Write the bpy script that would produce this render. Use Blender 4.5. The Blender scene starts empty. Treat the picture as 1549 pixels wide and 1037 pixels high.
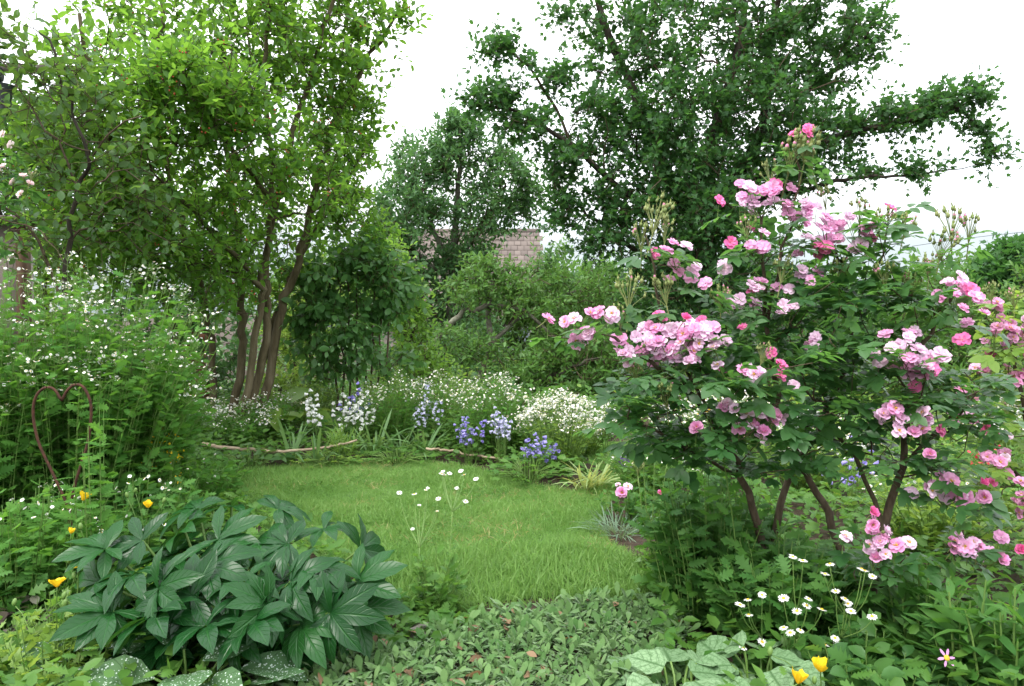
import bpy, math, random
import numpy as np
from mathutils import Vector, Matrix, Euler

C = bpy.context.scene.collection
SC = bpy.context.scene
RNG = np.random.default_rng(7)
random.seed(7)
PI = math.pi

# ------------------------------------------------------------------ camera, sky, sun, exposure
CAMZ, PITCH, FPX = 1.15, math.radians(2.3), 1162.0
cam_d = bpy.data.cameras.new('camera')
cam = bpy.data.objects.new('camera', cam_d); C.objects.link(cam)
cam.location = (0, 0, CAMZ); cam.rotation_euler = (PI/2 - PITCH, 0, 0)
cam_d.sensor_width = 36; cam_d.lens = 27.0; cam_d.clip_start = 0.05; cam_d.clip_end = 3000
SC.camera = cam

SUN_EL, SUN_AZ = math.radians(58), math.radians(215)
W = bpy.data.worlds.new('World'); SC.world = W; W.use_nodes = True
wn, wl = W.node_tree.nodes, W.node_tree.links
wn.clear()
sky = wn.new('ShaderNodeTexSky'); sky.sky_type = 'NISHITA'; sky.sun_disc = False
sky.sun_elevation = SUN_EL; sky.sun_rotation = SUN_AZ; sky.dust_density = 3.0; sky.air_density = 1.0
tc = wn.new('ShaderNodeTexCoord')
mp = wn.new('ShaderNodeMapping'); mp.inputs['Scale'].default_value = (1.2, 1.2, 5.0)
nz = wn.new('ShaderNodeTexNoise'); nz.inputs['Scale'].default_value = 1.6; nz.inputs['Detail'].default_value = 5
cr = wn.new('ShaderNodeValToRGB')
cr.color_ramp.elements[0].position = 0.33; cr.color_ramp.elements[0].color = (0.66, 0.66, 0.66, 1)
cr.color_ramp.elements[1].position = 0.55; cr.color_ramp.elements[1].color = (0.97, 0.97, 0.97, 1)
mx = wn.new('ShaderNodeMix'); mx.data_type = 'RGBA'
sz = wn.new('ShaderNodeSeparateXYZ'); oc = wn.new('ShaderNodeValToRGB')       # the overcast layer, darker towards the horizon
for pos_, c_ in ((0.0, (.19, .225, .24, 1)), (.085, (.26, .29, .305, 1)), (.14, (.60, .61, .62, 1)), (.26, (.86, .87, .88, 1)), (.6, (.95, .97, 1.0, 1))):
    e_ = oc.color_ramp.elements.new(pos_) if pos_ not in (0.0,) else oc.color_ramp.elements[0]
    e_.position = pos_; e_.color = c_
oc.color_ramp.elements[-1].position = 1.0; oc.color_ramp.elements[-1].color = (.95, .97, 1, 1)
vm = wn.new('ShaderNodeVectorMath'); vm.operation = 'SCALE'; vm.inputs['Scale'].default_value = 8.6
wl.new(tc.outputs['Generated'], sz.inputs['Vector']); wl.new(sz.outputs['Z'], oc.inputs['Fac']); wl.new(oc.outputs['Color'], vm.inputs[0]); wl.new(vm.outputs['Vector'], mx.inputs['B'])
bg = wn.new('ShaderNodeBackground'); bg.inputs['Strength'].default_value = 0.14
wo = wn.new('ShaderNodeOutputWorld')
wl.new(tc.outputs['Generated'], mp.inputs['Vector']); wl.new(mp.outputs['Vector'], nz.inputs['Vector'])
wl.new(nz.outputs['Fac'], cr.inputs['Fac']); wl.new(cr.outputs['Color'], mx.inputs['Factor'])
wl.new(sky.outputs['Color'], mx.inputs['A']); wl.new(mx.outputs['Result'], bg.inputs['Color'])
wl.new(bg.outputs['Background'], wo.inputs['Surface'])

sun_d = bpy.data.lights.new('sun', 'SUN'); sun_d.energy = 1.1; sun_d.angle = math.radians(25)
sun_d.color = (1.0, 0.96, 0.9)
sun = bpy.data.objects.new('sun', sun_d); C.objects.link(sun)
_sd = Vector((math.sin(SUN_AZ)*math.cos(SUN_EL), math.cos(SUN_AZ)*math.cos(SUN_EL), math.sin(SUN_EL)))
sun.rotation_euler = _sd.to_track_quat('Z', 'Y').to_euler()

SC.view_settings.view_transform = 'Standard'; SC.view_settings.look = 'None'
SC.view_settings.exposure = 1.55; SC.view_settings.gamma = 1.0
SC.render.engine = 'CYCLES'
cy = SC.cycles
cy.max_bounces = 7; cy.diffuse_bounces = 4; cy.glossy_bounces = 2; cy.transmission_bounces = 4
cy.transparent_max_bounces = 4; cy.use_denoising = True; cy.caustics_reflective = False; cy.caustics_refractive = False

# ------------------------------------------------------------------ points from the photograph's pixels
_cp, _sp = math.cos(PITCH), math.sin(PITCH)
def ray(px, py):
    u, v = (px - 774.5)/FPX, -(py - 518.5)/FPX
    return np.array([u, _cp + v*_sp, -_sp + v*_cp])
def at(px, py, Y):
    d = ray(px, py); t = Y/d[1]
    return np.array([0, 0, CAMZ]) + d*t
def gnd(px, py, z=0.0):
    d = ray(px, py); t = (z - CAMZ)/d[2]
    return np.array([0, 0, CAMZ]) + d*t
def up_at(px, Y):                     # ground point below pixel column px at distance Y
    d = ray(px, 518.5); t = Y/d[1]
    return np.array([d[0]*t, Y, 0.0])

# ------------------------------------------------------------------ mesh building
def nrm(a):
    return a/np.maximum(np.linalg.norm(a, axis=-1, keepdims=True), 1e-9)
def rnd(n, k=3):
    return RNG.normal(size=(n, k))
def uni(a, b, n=None):
    return RNG.uniform(a, b, n)

class MB:
    def __init__(self):
        self.V, self.F3, self.F4, self.T, self.U, self.M3, self.M4, self.n = [], [], [], [], [], [], [], 0
    def add(self, v, f, tone=None, uv=None, mat=0):
        v = np.asarray(v, float).reshape(-1, 3); k = len(v)
        self.V.append(v)
        self.T.append(np.full(k, 0.5) if tone is None else np.broadcast_to(np.asarray(tone, float), (k,)))
        self.U.append(np.zeros((k, 2)) if uv is None else np.asarray(uv, float).reshape(-1, 2))
        for a in (f if isinstance(f, (list, tuple)) and len(f) and isinstance(f[0], np.ndarray) and f[0].ndim == 2 else [np.asarray(f, int)]):
            if not len(a): continue
            (self.F3 if a.shape[1] == 3 else self.F4).append(a + self.n)
            (self.M3 if a.shape[1] == 3 else self.M4).append(np.full(len(a), mat))
        self.n += k
    def mesh(self, name, mats, smooth=True, off=(0, 0, 0)):
        me = bpy.data.meshes.new(name)
        V = np.concatenate(self.V) - np.asarray(off)
        f3 = np.concatenate(self.F3) if self.F3 else np.zeros((0, 3), int)
        f4 = np.concatenate(self.F4) if self.F4 else np.zeros((0, 4), int)
        li = np.concatenate([f3.ravel(), f4.ravel()]).astype(np.int32)
        ls = np.concatenate([np.arange(len(f3))*3, len(f3)*3 + np.arange(len(f4))*4]).astype(np.int32)
        mi = np.concatenate(self.M3 + self.M4).astype(np.int32)
        me.vertices.add(len(V)); me.vertices.foreach_set('co', V.astype(np.float32).ravel())
        me.loops.add(len(li)); me.loops.foreach_set('vertex_index', li)
        me.polygons.add(len(ls)); me.polygons.foreach_set('loop_start', ls)
        me.polygons.foreach_set('material_index', mi)
        if smooth: me.polygons.foreach_set('use_smooth', np.ones(len(ls), bool))
        a = me.attributes.new('tone', 'FLOAT', 'POINT'); a.data.foreach_set('value', np.concatenate(self.T).astype(np.float32))
        uv = me.uv_layers.new(name='UVMap'); uv.data.foreach_set('uv', np.concatenate(self.U)[li].astype(np.float32).ravel())
        me.update(calc_edges=True)
        for m in (mats if isinstance(mats, (list, tuple)) else [mats]): me.materials.append(m)
        return me
    def build(self, name, mats, parent=None, smooth=True):
        off = (0, 0, 0) if parent is None else parent.get('_o', (0, 0, 0))
        o = bpy.data.objects.new(name, self.mesh(name, mats, smooth, off)); C.objects.link(o)
        if parent is not None: o.parent = parent
        return o

GROUPS = {'feverfew': 'feverfew in the beds', 'campanula': 'campanulas in the border', 'iris': 'irises in the border', 'herb_clump': 'leafy herb clumps', 'background_shrub': 'shrubs behind the border',
          'hedge_shrub': 'shrubs behind the roses', 'distant_tree': 'distant trees', 'rose_bush': 'rose bushes', 'geranium': 'geranium mounds along the lawn', 'lungwort': 'lungworts', 'brunnera': 'silver-leaved brunneras',
          'phlox': 'phlox stems', 'chrysanthemum': 'chrysanthemum foliage under the rose', 'daisy_plant': 'thin-stemmed daisies', 'celandine': 'lime foliage clumps', 'grass_tuft': 'grass tufts', 'house': 'houses'}
def thing(name, label, cat, loc, group=None):
    group = GROUPS.get(name, group)
    o = bpy.data.objects.new(name, None); C.objects.link(o)
    o.empty_display_size = 0.1
    o.location = tuple(float(x) for x in loc); o['_o'] = [float(x) for x in loc]
    o['label'] = label; o['category'] = cat
    if group: o['group'] = group
    return o
def tag(o, label, cat, group=None):
    o['label'] = label; o['category'] = cat
    if group: o['group'] = group
    return o
def kind(o, k):
    o['kind'] = k; return o
def inst(name, me, parent, loc, rot=None, scale=1.0):
    """a part that shares the mesh data of its kind; loc in world"""
    o = bpy.data.objects.new(name, me); C.objects.link(o)
    off = parent.get('_o', (0, 0, 0)); o.parent = parent
    o.location = [float(loc[i] - off[i]) for i in range(3)]
    if rot is not None: o.rotation_euler = rot
    o.scale = (scale,)*3 if np.isscalar(scale) else scale
    return o
def face_rot(d, spin=0.0):
    """rotation that turns +Z towards d"""
    q = Vector([float(x) for x in d]).to_track_quat('Z', 'Y')
    return (q.to_matrix() @ Matrix.Rotation(spin, 3, 'Z')).to_euler()

# ------------------------------------------------------------------ leaf shapes (x across, y along, z up; length 1)
def leaf_tpl(widths, fold=0.15, bend=0.2, tip=True, wave=0.0, y0=0.0):
    """rows of left edge, midrib, right edge"""
    n = len(widths) - 1
    v, uv, q, t3 = [], [], [], []
    for i, w in enumerate(widths):
        t = i/n; y = y0 + (1 - y0)*t
        ang = bend*t
        yy = y*(1 - 0.25*abs(bend)*t) ; z = -bend*0.55*t*t
        e = wave*math.sin(i*2.3)
        v += [(-w/2, yy, z + fold*w + e), (0, yy, z), (w/2, yy, z + fold*w - e)]
        uv += [(0, t), (0.5, t), (1, t)]
    for i in range(n):
        a = i*3
        q += [(a, a+1, a+4, a+3), (a+1, a+2, a+5, a+4)]
    return np.array(v), [np.array(q)], np.array(uv)
def two_quad(w=0.5, fold=0.12, bend=0.15, p=0.38):
    v = np.array([(0, 0, 0), (-w*.45, p*.7, fold*w - bend*.1), (-w*.42, p+.27, fold*w - bend*.35), (0, 1, -bend*.6),
                  (w*.42, p+.27, fold*w - bend*.35), (w*.45, p*.7, fold*w - bend*.1)])
    return v, [np.array([(0, 3, 2, 1), (0, 5, 4, 3)])], np.array([(.5, 0), (0, .3), (0, .65), (.5, 1), (1, .65), (1, .3)])
def lobed_tpl(k=5, bend=0.2, spread=0.42):
    """maple-like: tips and notches fanned from the base"""
    ang = np.radians(np.linspace(-115, 115, k)); r = np.array([0.5 if abs(a) > 1.9 else 0.78 if abs(a) > .5 else 1.0 for a in ang])
    pts = [(0, 0, 0)]
    for i in range(k):
        pts.append((math.sin(ang[i])*r[i]*.62, .35 + math.cos(ang[i])*r[i]*.65, -bend*r[i]*.35))
        if i < k-1:
            a = (ang[i] + ang[i+1])/2
            pts.append((math.sin(a)*.26, .36 + math.cos(a)*.24, 0.03))
    f = np.array([(0, i+1, i) for i in range(1, len(pts)-1)])
    p = np.array(pts)
    return p, [f], np.stack([p[:, 0] + .5, p[:, 1]], 1)
def pinnate_lobes(k=3, w=0.6, bend=0.25, droop=0.1):
    """feverfew / chrysanthemum leaf: rows alternate between lobe tips and notches"""
    ws, ys = [.05], [0.0]
    for i in range(k):
        t = .2 + .5*i/max(1, k-1); L = w*(.62 + .42*math.sin(PI*(.18 + .6*i/max(1, k-1))))
        ws += [L, L*.36]; ys += [t + .09, t + .10]
    ws += [.3*w + .06, 0]; ys += [.88, 1.0]
    v, uv, q = [], [], []
    for i, (a, y) in enumerate(zip(ws, ys)):
        lobe = i % 2 == 1 and i < len(ws) - 2
        ym = y - (.1 if lobe else 0); z = -bend*y*y*.6
        v += [(-a/2, y, z - droop*a*.5 + (.02 if lobe else 0)), (0, ym, -bend*ym*ym*.6), (a/2, y, z - droop*a*.5 + (.02 if lobe else 0))]; uv += [(0, y), (.5, ym), (1, y)]
    for i in range(len(ws)-1):
        a = i*3; q += [(a, a+1, a+4, a+3), (a+1, a+2, a+5, a+4)]
    return np.array(v), [np.array(q)], np.array(uv)

def scatter(mb, tpls, P, D, N, S, tone=None, mat=0, wid=None):
    """one leaf per row: base P, direction D, face normal near N, length S"""
    n = len(P)
    if n == 0: return
    if not isinstance(tpls, list): tpls = [tpls]
    D = nrm(D); N = N - (N*D).sum(1, keepdims=True)*D; N = nrm(N); X = np.cross(D, N)
    S = np.broadcast_to(np.asarray(S, float), (n,)); tone = uni(0, 1, n) if tone is None else np.broadcast_to(tone, (n,))
    wid = np.ones(n) if wid is None else np.broadcast_to(wid, (n,))
    pick = RNG.integers(0, len(tpls), n)
    for j, (tv, tf, tu) in enumerate(tpls):
        m = np.nonzero(pick == j)[0]; k = len(m); nv = len(tv)
        if not k: continue
        s = S[m][:, None, None]
        v = P[m][:, None, :] + s*(tv[None, :, 0:1]*wid[m][:, None, None]*X[m][:, None, :] + tv[None, :, 1:2]*D[m][:, None, :] + tv[None, :, 2:3]*N[m][:, None, :])
        fs = [(a[None] + (np.arange(k)*nv)[:, None, None]).reshape(-1, a.shape[1]) for a in tf]
        mb.add(v.reshape(-1, 3), fs, np.repeat(tone[m], nv), np.tile(tu, (k, 1)), mat)

def tubes(mb, P, R, sides=4, mat=0, tone=None):
    """P: (B,K,3) polylines, R: (B,K) radii"""
    P = np.asarray(P, float); B, K, _ = P.shape
    if B == 0: return
    R = np.broadcast_to(np.asarray(R, float), (B, K))
    T = nrm(np.gradient(P, axis=1))
    ref = np.where(np.abs(T[:, :1, 2:3]) > 0.8, np.array([[[1., 0, 0]]]), np.array([[[0, 0, 1.]]]))
    A = nrm(np.cross(T, np.broadcast_to(ref, T.shape))); Bn = np.cross(T, A)
    th = np.arange(sides)*2*PI/sides
    v = P[:, :, None, :] + R[:, :, None, None]*(np.cos(th)[None, None, :, None]*A[:, :, None, :] + np.sin(th)[None, None, :, None]*Bn[:, :, None, :])
    i, j = np.meshgrid(np.arange(K-1), np.arange(sides), indexing='ij')
    a = i*sides + j; b = i*sides + (j+1) % sides
    q = np.stack([a, b, b + sides, a + sides], -1).reshape(-1, 4)
    f = (q[None] + (np.arange(B)*K*sides)[:, None, None]).reshape(-1, 4)
    seg = np.linalg.norm(np.diff(P, axis=1), axis=2); L = np.concatenate([np.zeros((B, 1)), np.cumsum(seg, 1)], 1)
    uv = np.stack([np.broadcast_to((np.arange(sides)/sides)[None, None, :], (B, K, sides)), np.broadcast_to(L[:, :, None], (B, K, sides))], -1)
    tn = np.repeat(uni(0, 1, B) if tone is None else np.broadcast_to(tone, (B,)), K*sides)
    mb.add(v.reshape(-1, 3), [f], tn, uv.reshape(-1, 2), mat)
def smooth_path(pts, n=12, jit=0.0):
    """Catmull-Rom through pts"""
    p = np.asarray(pts, float); p = np.concatenate([[2*p[0] - p[1]], p, [2*p[-1] - p[-2]]])
    out = []
    m = len(p) - 3
    for t in np.linspace(0, m - 1e-6, n):
        i = int(t); u = t - i; a, b, c, d = p[i:i+4]
        out.append(.5*((2*b) + (c-a)*u + (2*a - 5*b + 4*c - d)*u*u + (3*b - a - 3*c + d)*u**3))
    out = np.array(out)
    if jit: out[1:-1] += rnd(n-2)*jit
    return out
def tube(mb, pts, r0, r1=None, sides=8, n=None, mat=0, jit=0.0, cap=True):
    p = smooth_path(pts, n, jit) if n else np.asarray(pts, float)
    r = np.linspace(r0, r0 if r1 is None else r1, len(p))
    tubes(mb, p[None], r[None], sides, mat)
    if cap:
        start = mb.n - len(p)*sides
        for k, s in ((0, -1), (len(p)-1, 1)):
            ring = [start + k*sides + i for i in range(sides)]; c = mb.n
            mb.add(p[k][None], np.zeros((0, 3), int), mat=mat)
            mb.F3.append(np.array([(ring[i], ring[(i+1) % sides], c) if s > 0 else (ring[(i+1) % sides], ring[i], c) for i in range(sides)]))
            mb.M3.append(np.full(sides, mat))
def box(mb, lo, hi, mat=0, bev=0.0):
    lo, hi = np.array(lo, float), np.array(hi, float)
    if bev <= 0:
        v = np.array([(x, y, z) for x in (lo[0], hi[0]) for y in (lo[1], hi[1]) for z in (lo[2], hi[2])])
        f = np.array([(0, 1, 3, 2), (4, 6, 7, 5), (0, 4, 5, 1), (2, 3, 7, 6), (0, 2, 6, 4), (1, 5, 7, 3)])
        mb.add(v, [f], mat=mat, uv=v[:, [0, 2]])
        return
    b = bev
    v, f = [], []
    for z, ins in ((lo[2], b), (lo[2]+b, 0), (hi[2]-b, 0), (hi[2], b)):
        v += [(lo[0]+ins, lo[1]+ins, z), (hi[0]-ins, lo[1]+ins, z), (hi[0]-ins, hi[1]-ins, z), (lo[0]+ins, hi[1]-ins, z)]
    for k in range(3):
        for i in range(4):
            f.append((k*4+i, k*4+(i+1) % 4, k*4+4+(i+1) % 4, k*4+4+i))
    f += [(3, 2, 1, 0), (12, 13, 14, 15)]
    v = np.array(v); mb.add(v, [np.array(f)], mat=mat, uv=v[:, [0, 2]])

# ------------------------------------------------------------------ materials
def newmat(name):
    m = bpy.data.materials.new(name); m.use_nodes = True
    nt = m.node_tree; nt.nodes.clear()
    return m, nt.nodes, nt.links
def col(c): return (c[0], c[1], c[2], 1)
def leafmat(name, a, b, trans=0.35, tcol=None, rough=0.42, spec=0.4, under=1.35, pattern=None, sheen=0.0):
    """leaf: colour between a and b leaf by leaf, paler underside, light shining through"""
    m, n, l = newmat(name)
    at_ = n.new('ShaderNodeAttribute'); at_.attribute_name = 'tone'
    geo = n.new('ShaderNodeNewGeometry')
    mixc = n.new('ShaderNodeMix'); mixc.data_type = 'RGBA'
    mixc.inputs['A'].default_value = col(a); mixc.inputs['B'].default_value = col(b)
    l.new(at_.outputs['Fac'], mixc.inputs['Factor'])
    c = mixc.outputs['Result']
    uvn = n.new('ShaderNodeUVMap')
    sx = n.new('ShaderNodeSeparateXYZ'); l.new(uvn.outputs['UV'], sx.inputs['Vector'])
    def math_(op, x, y=None, y2=None):
        q = n.new('ShaderNodeMath'); q.operation = op
        for i, s in enumerate((x, y, y2)):
            if s is None: continue
            if isinstance(s, (int, float)): q.inputs[i].default_value = s
            else: l.new(s, q.inputs[i])
        return q.outputs[0]
    ax = math_('ABSOLUTE', math_('SUBTRACT', sx.outputs['X'], .5))
    bumpsrc = None
    if pattern in ('veins', 'silver', 'spots'):
        mid = math_('SUBTRACT', 1.0, math_('MINIMUM', math_('MULTIPLY', ax, 14), 1.0))
        side = math_('FRACT', math_('MULTIPLY', math_('SUBTRACT', sx.outputs['Y'], math_('MULTIPLY', ax, .55)), 7.0 if pattern != 'silver' else 5.0))
        sv = math_('SUBTRACT', 1.0, math_('MINIMUM', math_('MULTIPLY', math_('ABSOLUTE', math_('SUBTRACT', side, .5)), 9), 1.0))
        vein = math_('MAXIMUM', mid, math_('MULTIPLY', sv, .6))
        bumpsrc = vein
        mv = n.new('ShaderNodeMix'); mv.data_type = 'RGBA'
        l.new(vein, mv.inputs['Factor']); l.new(c, mv.inputs['A'])
        if pattern == 'veins': mv.inputs['B'].default_value = (min(1, b[0]*1.5), min(1, b[1]*1.4), b[2]*1.3, 1); mv.inputs['Factor'].default_value = .5
        elif pattern == 'silver': mv.inputs['B'].default_value = (.06, .13, .045, 1)
        else: mv.inputs['B'].default_value = (.05, .1, .04, 1)
        if pattern == 'veins':
            l.new(math_('MULTIPLY', vein, .55), mv.inputs['Factor'])
        c = mv.outputs['Result']
        if pattern == 'silver':
            ve = n.new('ShaderNodeTexVoronoi'); ve.feature = 'DISTANCE_TO_EDGE'; ve.inputs['Scale'].default_value = 10; l.new(uvn.outputs['UV'], ve.inputs['Vector'])
            net = math_('SUBTRACT', 1.0, math_('MINIMUM', math_('MULTIPLY', ve.outputs['Distance'], 11), 1.0))
            mn = n.new('ShaderNodeMix'); mn.data_type = 'RGBA'; mn.inputs['B'].default_value = (.05, .12, .035, 1)
            l.new(math_('MULTIPLY', net, .85), mn.inputs['Factor']); l.new(c, mn.inputs['A']); c = mn.outputs['Result']
        if pattern == 'spots':
            tcn = n.new('ShaderNodeTexCoord')
            vo = n.new('ShaderNodeTexVoronoi'); vo.inputs['Scale'].default_value = 130; vo.inputs['Randomness'].default_value = 1
            l.new(tcn.outputs['Object'], vo.inputs['Vector'])
            no = n.new('ShaderNodeTexNoise'); no.inputs['Scale'].default_value = 55; no.inputs['Detail'].default_value = 4; l.new(tcn.outputs['Object'], no.inputs['Vector'])
            sp = math_('GREATER_THAN', math_('ADD', math_('MULTIPLY', no.outputs['Fac'], .8), math_('MULTIPLY', math_('SUBTRACT', .4, vo.outputs['Distance']), .9)), .52)
            ms = n.new('ShaderNodeMix'); ms.data_type = 'RGBA'; ms.inputs['B'].default_value = (.5, .6, .5, 1)
            l.new(sp, ms.inputs['Factor']); l.new(c, ms.inputs['A']); c = ms.outputs['Result']
    mu = n.new('ShaderNodeMix'); mu.data_type = 'RGBA'
    mu.inputs['B'].default_value = col([min(.9, x*under) + .012*(under > 1) for x in [(a[i]+b[i])/2 for i in range(3)]])
    l.new(geo.outputs['Backfacing'], mu.inputs['Factor']); l.new(c, mu.inputs['A'])
    c = mu.outputs['Result']
    p = n.new('ShaderNodeBsdfPrincipled'); p.inputs['Roughness'].default_value = rough
    p.inputs['Specular IOR Level'].default_value = spec
    l.new(c, p.inputs['Base Color'])
    if sheen: p.inputs['Sheen Weight'].default_value = sheen
    if bumpsrc is not None:
        bp = n.new('ShaderNodeBump'); bp.inputs['Strength'].default_value = .5; bp.inputs['Distance'].default_value = .004; bp.invert = True
        l.new(bumpsrc, bp.inputs['Height']); l.new(bp.outputs['Normal'], p.inputs['Normal'])
    t = n.new('ShaderNodeBsdfTranslucent')
    t.inputs['Color'].default_value = col(tcol or [min(.8, x*k) for x, k in zip([(a[i]+b[i])/2 for i in range(3)], (3.2, 2.6, 1.6))])
    ms = n.new('ShaderNodeMixShader'); ms.inputs['Fac'].default_value = trans
    l.new(p.outputs[0], ms.inputs[1]); l.new(t.outputs[0], ms.inputs[2])
    o = n.new('ShaderNodeOutputMaterial'); l.new(ms.outputs[0], o.inputs['Surface'])
    return m
def petalmat(name, base, tip, a=None, trans=0.3, rough=.55, streak=0.25):
    """petal: colour from base to tip along the petal, petal by petal lighter or deeper"""
    m, n, l = newmat(name)
    uvn = n.new('ShaderNodeUVMap'); sx = n.new('ShaderNodeSeparateXYZ'); l.new(uvn.outputs['UV'], sx.inputs['Vector'])
    r = n.new('ShaderNodeValToRGB'); r.color_ramp.elements[0].color = col(base); r.color_ramp.elements[1].color = col(tip)
    r.color_ramp.elements[0].position = .05; r.color_ramp.elements[1].position = .6
    l.new(sx.outputs['Y'], r.inputs['Fac'])
    at_ = n.new('ShaderNodeAttribute'); at_.attribute_name = 'tone'
    oi = n.new('ShaderNodeObjectInfo')
    ad = n.new('ShaderNodeMath'); ad.operation = 'MULTIPLY_ADD'; ad.inputs[1].default_value = .5
    l.new(at_.outputs['Fac'], ad.inputs[0]); 
    hf = n.new('ShaderNodeMath'); hf.operation = 'MULTIPLY'; hf.inputs[1].default_value = .5; l.new(oi.outputs['Random'], hf.inputs[0])
    l.new(hf.outputs[0], ad.inputs[2])
    mc = n.new('ShaderNodeMix'); mc.data_type = 'RGBA'; mc.inputs['B'].default_value = col(a or [min(.92, x*1.25 + .05) for x in tip])
    fm = n.new('ShaderNodeMath'); fm.operation = 'MULTIPLY'; fm.inputs[1].default_value = .75
    l.new(ad.outputs[0], fm.inputs[0]); l.new(fm.outputs[0], mc.inputs['Factor']); l.new(r.outputs['Color'], mc.inputs['A'])
    p = n.new('ShaderNodeBsdfPrincipled'); p.inputs['Roughness'].default_value = rough; p.inputs['Specular IOR Level'].default_value = .25
    l.new(mc.outputs['Result'], p.inputs['Base Color'])
    t = n.new('ShaderNodeBsdfTranslucent'); l.new(mc.outputs['Result'], t.inputs['Color'])
    ms = n.new('ShaderNodeMixShader'); ms.inputs['Fac'].default_value = trans
    l.new(p.outputs[0], ms.inputs[1]); l.new(t.outputs[0], ms.inputs[2])
    o = n.new('ShaderNodeOutputMaterial'); l.new(ms.outputs[0], o.inputs['Surface'])
    return m
def noisemat(name, cols, scale=8.0, detail=8, rough=.85, bump=0.3, dist=.01, stretch=(1, 1, 1), coord='Object', metal=0.0, spec=.3, lo=.3, hi=.7):
    m, n, l = newmat(name)
    t = n.new('ShaderNodeTexCoord'); mp_ = n.new('ShaderNodeMapping'); mp_.inputs['Scale'].default_value = stretch
    l.new(t.outputs[coord], mp_.inputs['Vector'])
    z = n.new('ShaderNodeTexNoise'); z.inputs['Scale'].default_value = scale; z.inputs['Detail'].default_value = detail; z.inputs['Roughness'].default_value = .65
    l.new(mp_.outputs[0], z.inputs['Vector'])
    r = n.new('ShaderNodeValToRGB'); e = r.color_ramp.elements
    for i, c in enumerate(cols):
        x = lo + (hi - lo)*i/(len(cols) - 1)
        if i == 0: e[0].position, e[0].color = x, col(c)
        elif i == len(cols)-1: e[-1].position, e[-1].color = x, col(c)
        else: k = e.new(x); k.color = col(c)
    l.new(z.outputs['Fac'], r.inputs['Fac'])
    p = n.new('ShaderNodeBsdfPrincipled'); p.inputs['Roughness'].default_value = rough; p.inputs['Metallic'].default_value = metal
    p.inputs['Specular IOR Level'].default_value = spec
    l.new(r.outputs[0], p.inputs['Base Color'])
    if bump:
        b = n.new('ShaderNodeBump'); b.inputs['Strength'].default_value = bump; b.inputs['Distance'].default_value = dist
        l.new(z.outputs['Fac'], b.inputs['Height']); l.new(b.outputs[0], p.inputs['Normal'])
    o = n.new('ShaderNodeOutputMaterial'); l.new(p.outputs[0], o.inputs['Surface'])
    return m

M = {}
M['service'] = leafmat('serviceberry_leaf', (.04, .125, .018), (.092, .205, .03), trans=.48, tcol=(.26, .5, .05), spec=.3)
M['shrub_front'] = leafmat('shrub_leaf', (.035, .10, .025), (.07, .15, .03), trans=.35, tcol=(.2, .36, .05))
M['maple'] = leafmat('maple_leaf', (.024, .08, .024), (.052, .135, .036), trans=.34, tcol=(.12, .31, .05), spec=.32)
M['plum'] = leafmat('plum_leaf', (.046, .118, .044), (.082, .175, .062), trans=.34, tcol=(.16, .34, .08), spec=.25)
M['apple'] = leafmat('apple_leaf', (.055, .14, .03), (.1, .205, .045), trans=.35, tcol=(.2, .38, .06), spec=.28)
M['lilac'] = leafmat('lilac_leaf', (.034, .105, .026), (.075, .18, .045), trans=.36, rough=.4, spec=.36)
M['lime'] = leafmat('lime_leaf', (.085, .19, .028), (.15, .28, .045), trans=.42, tcol=(.32, .56, .07))
M['rose_leaf'] = leafmat('rose_leaf', (.026, .082, .026), (.058, .14, .042), trans=.36, tcol=(.17, .4, .06), rough=.36, spec=.45, under=1.8)
M['helle'] = leafmat('hellebore_leaf', (.007, .046, .010), (.016, .078, .015), trans=.16, tcol=(.07, .22, .02), rough=.3, spec=.28, pattern='veins')
M['silverfelt'] = leafmat('felted_leaf', (.045, .12, .026), (.135, .235, .08), trans=.24, tcol=(.2, .36, .09), rough=.75, spec=.15, sheen=.25)
M['brunnera'] = leafmat('silver_leaf', (.15, .26, .125), (.22, .34, .18), trans=.2, tcol=(.35, .5, .3), rough=.6, spec=.2, pattern='silver')
M['lungwort'] = leafmat('spotted_leaf', (.05, .12, .045), (.075, .15, .06), trans=.2, rough=.6, spec=.2, pattern='spots')
M['fever'] = leafmat('feverfew_leaf', (.05, .15, .026), (.1, .23, .042), trans=.38, tcol=(.2, .44, .05), rough=.6, spec=.15)
M['feverdark'] = leafmat('chrysanthemum_leaf', (.038, .12, .024), (.08, .185, .038), trans=.34, tcol=(.15, .36, .04), rough=.55, spec=.2)
M['herb'] = leafmat('herb_leaf', (.042, .125, .022), (.1, .205, .038), trans=.35, tcol=(.2, .4, .05), spec=.22)
M['bright'] = leafmat('bright_leaf', (.12, .225, .035), (.19, .31, .06), trans=.4, tcol=(.4, .56, .08))
M['purpleleaf'] = leafmat('purple_tinted_leaf', (.10, .05, .065), (.08, .14, .06), trans=.25, tcol=(.2, .2, .1), rough=.5)
M['iris'] = leafmat('iris_blade', (.08, .17, .06), (.14, .25, .09), trans=.25, rough=.5, spec=.3)
M['paleiris'] = leafmat('pale_iris_blade', (.2, .3, .11), (.3, .4, .17), trans=.3, rough=.5, spec=.3)
M['grass'] = leafmat('grass_blade', (.082, .19, .034), (.19, .315, .085), trans=.36, tcol=(.28, .48, .1), rough=.5, spec=.3)
M['longgrass'] = leafmat('long_grass_blade', (.09, .19, .04), (.17, .28, .07), trans=.35, rough=.5, spec=.3)
M['bluegrass'] = leafmat('blue_tuft_blade', (.09, .16, .1), (.16, .24, .15), trans=.2, rough=.55)
M['stem'] = leafmat('green_stem', (.10, .19, .04), (.15, .25, .06), trans=.1, rough=.5)
M['budgreen'] = leafmat('rose_bud', (.14, .2, .055), (.22, .25, .085), trans=.12, rough=.55)
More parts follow.
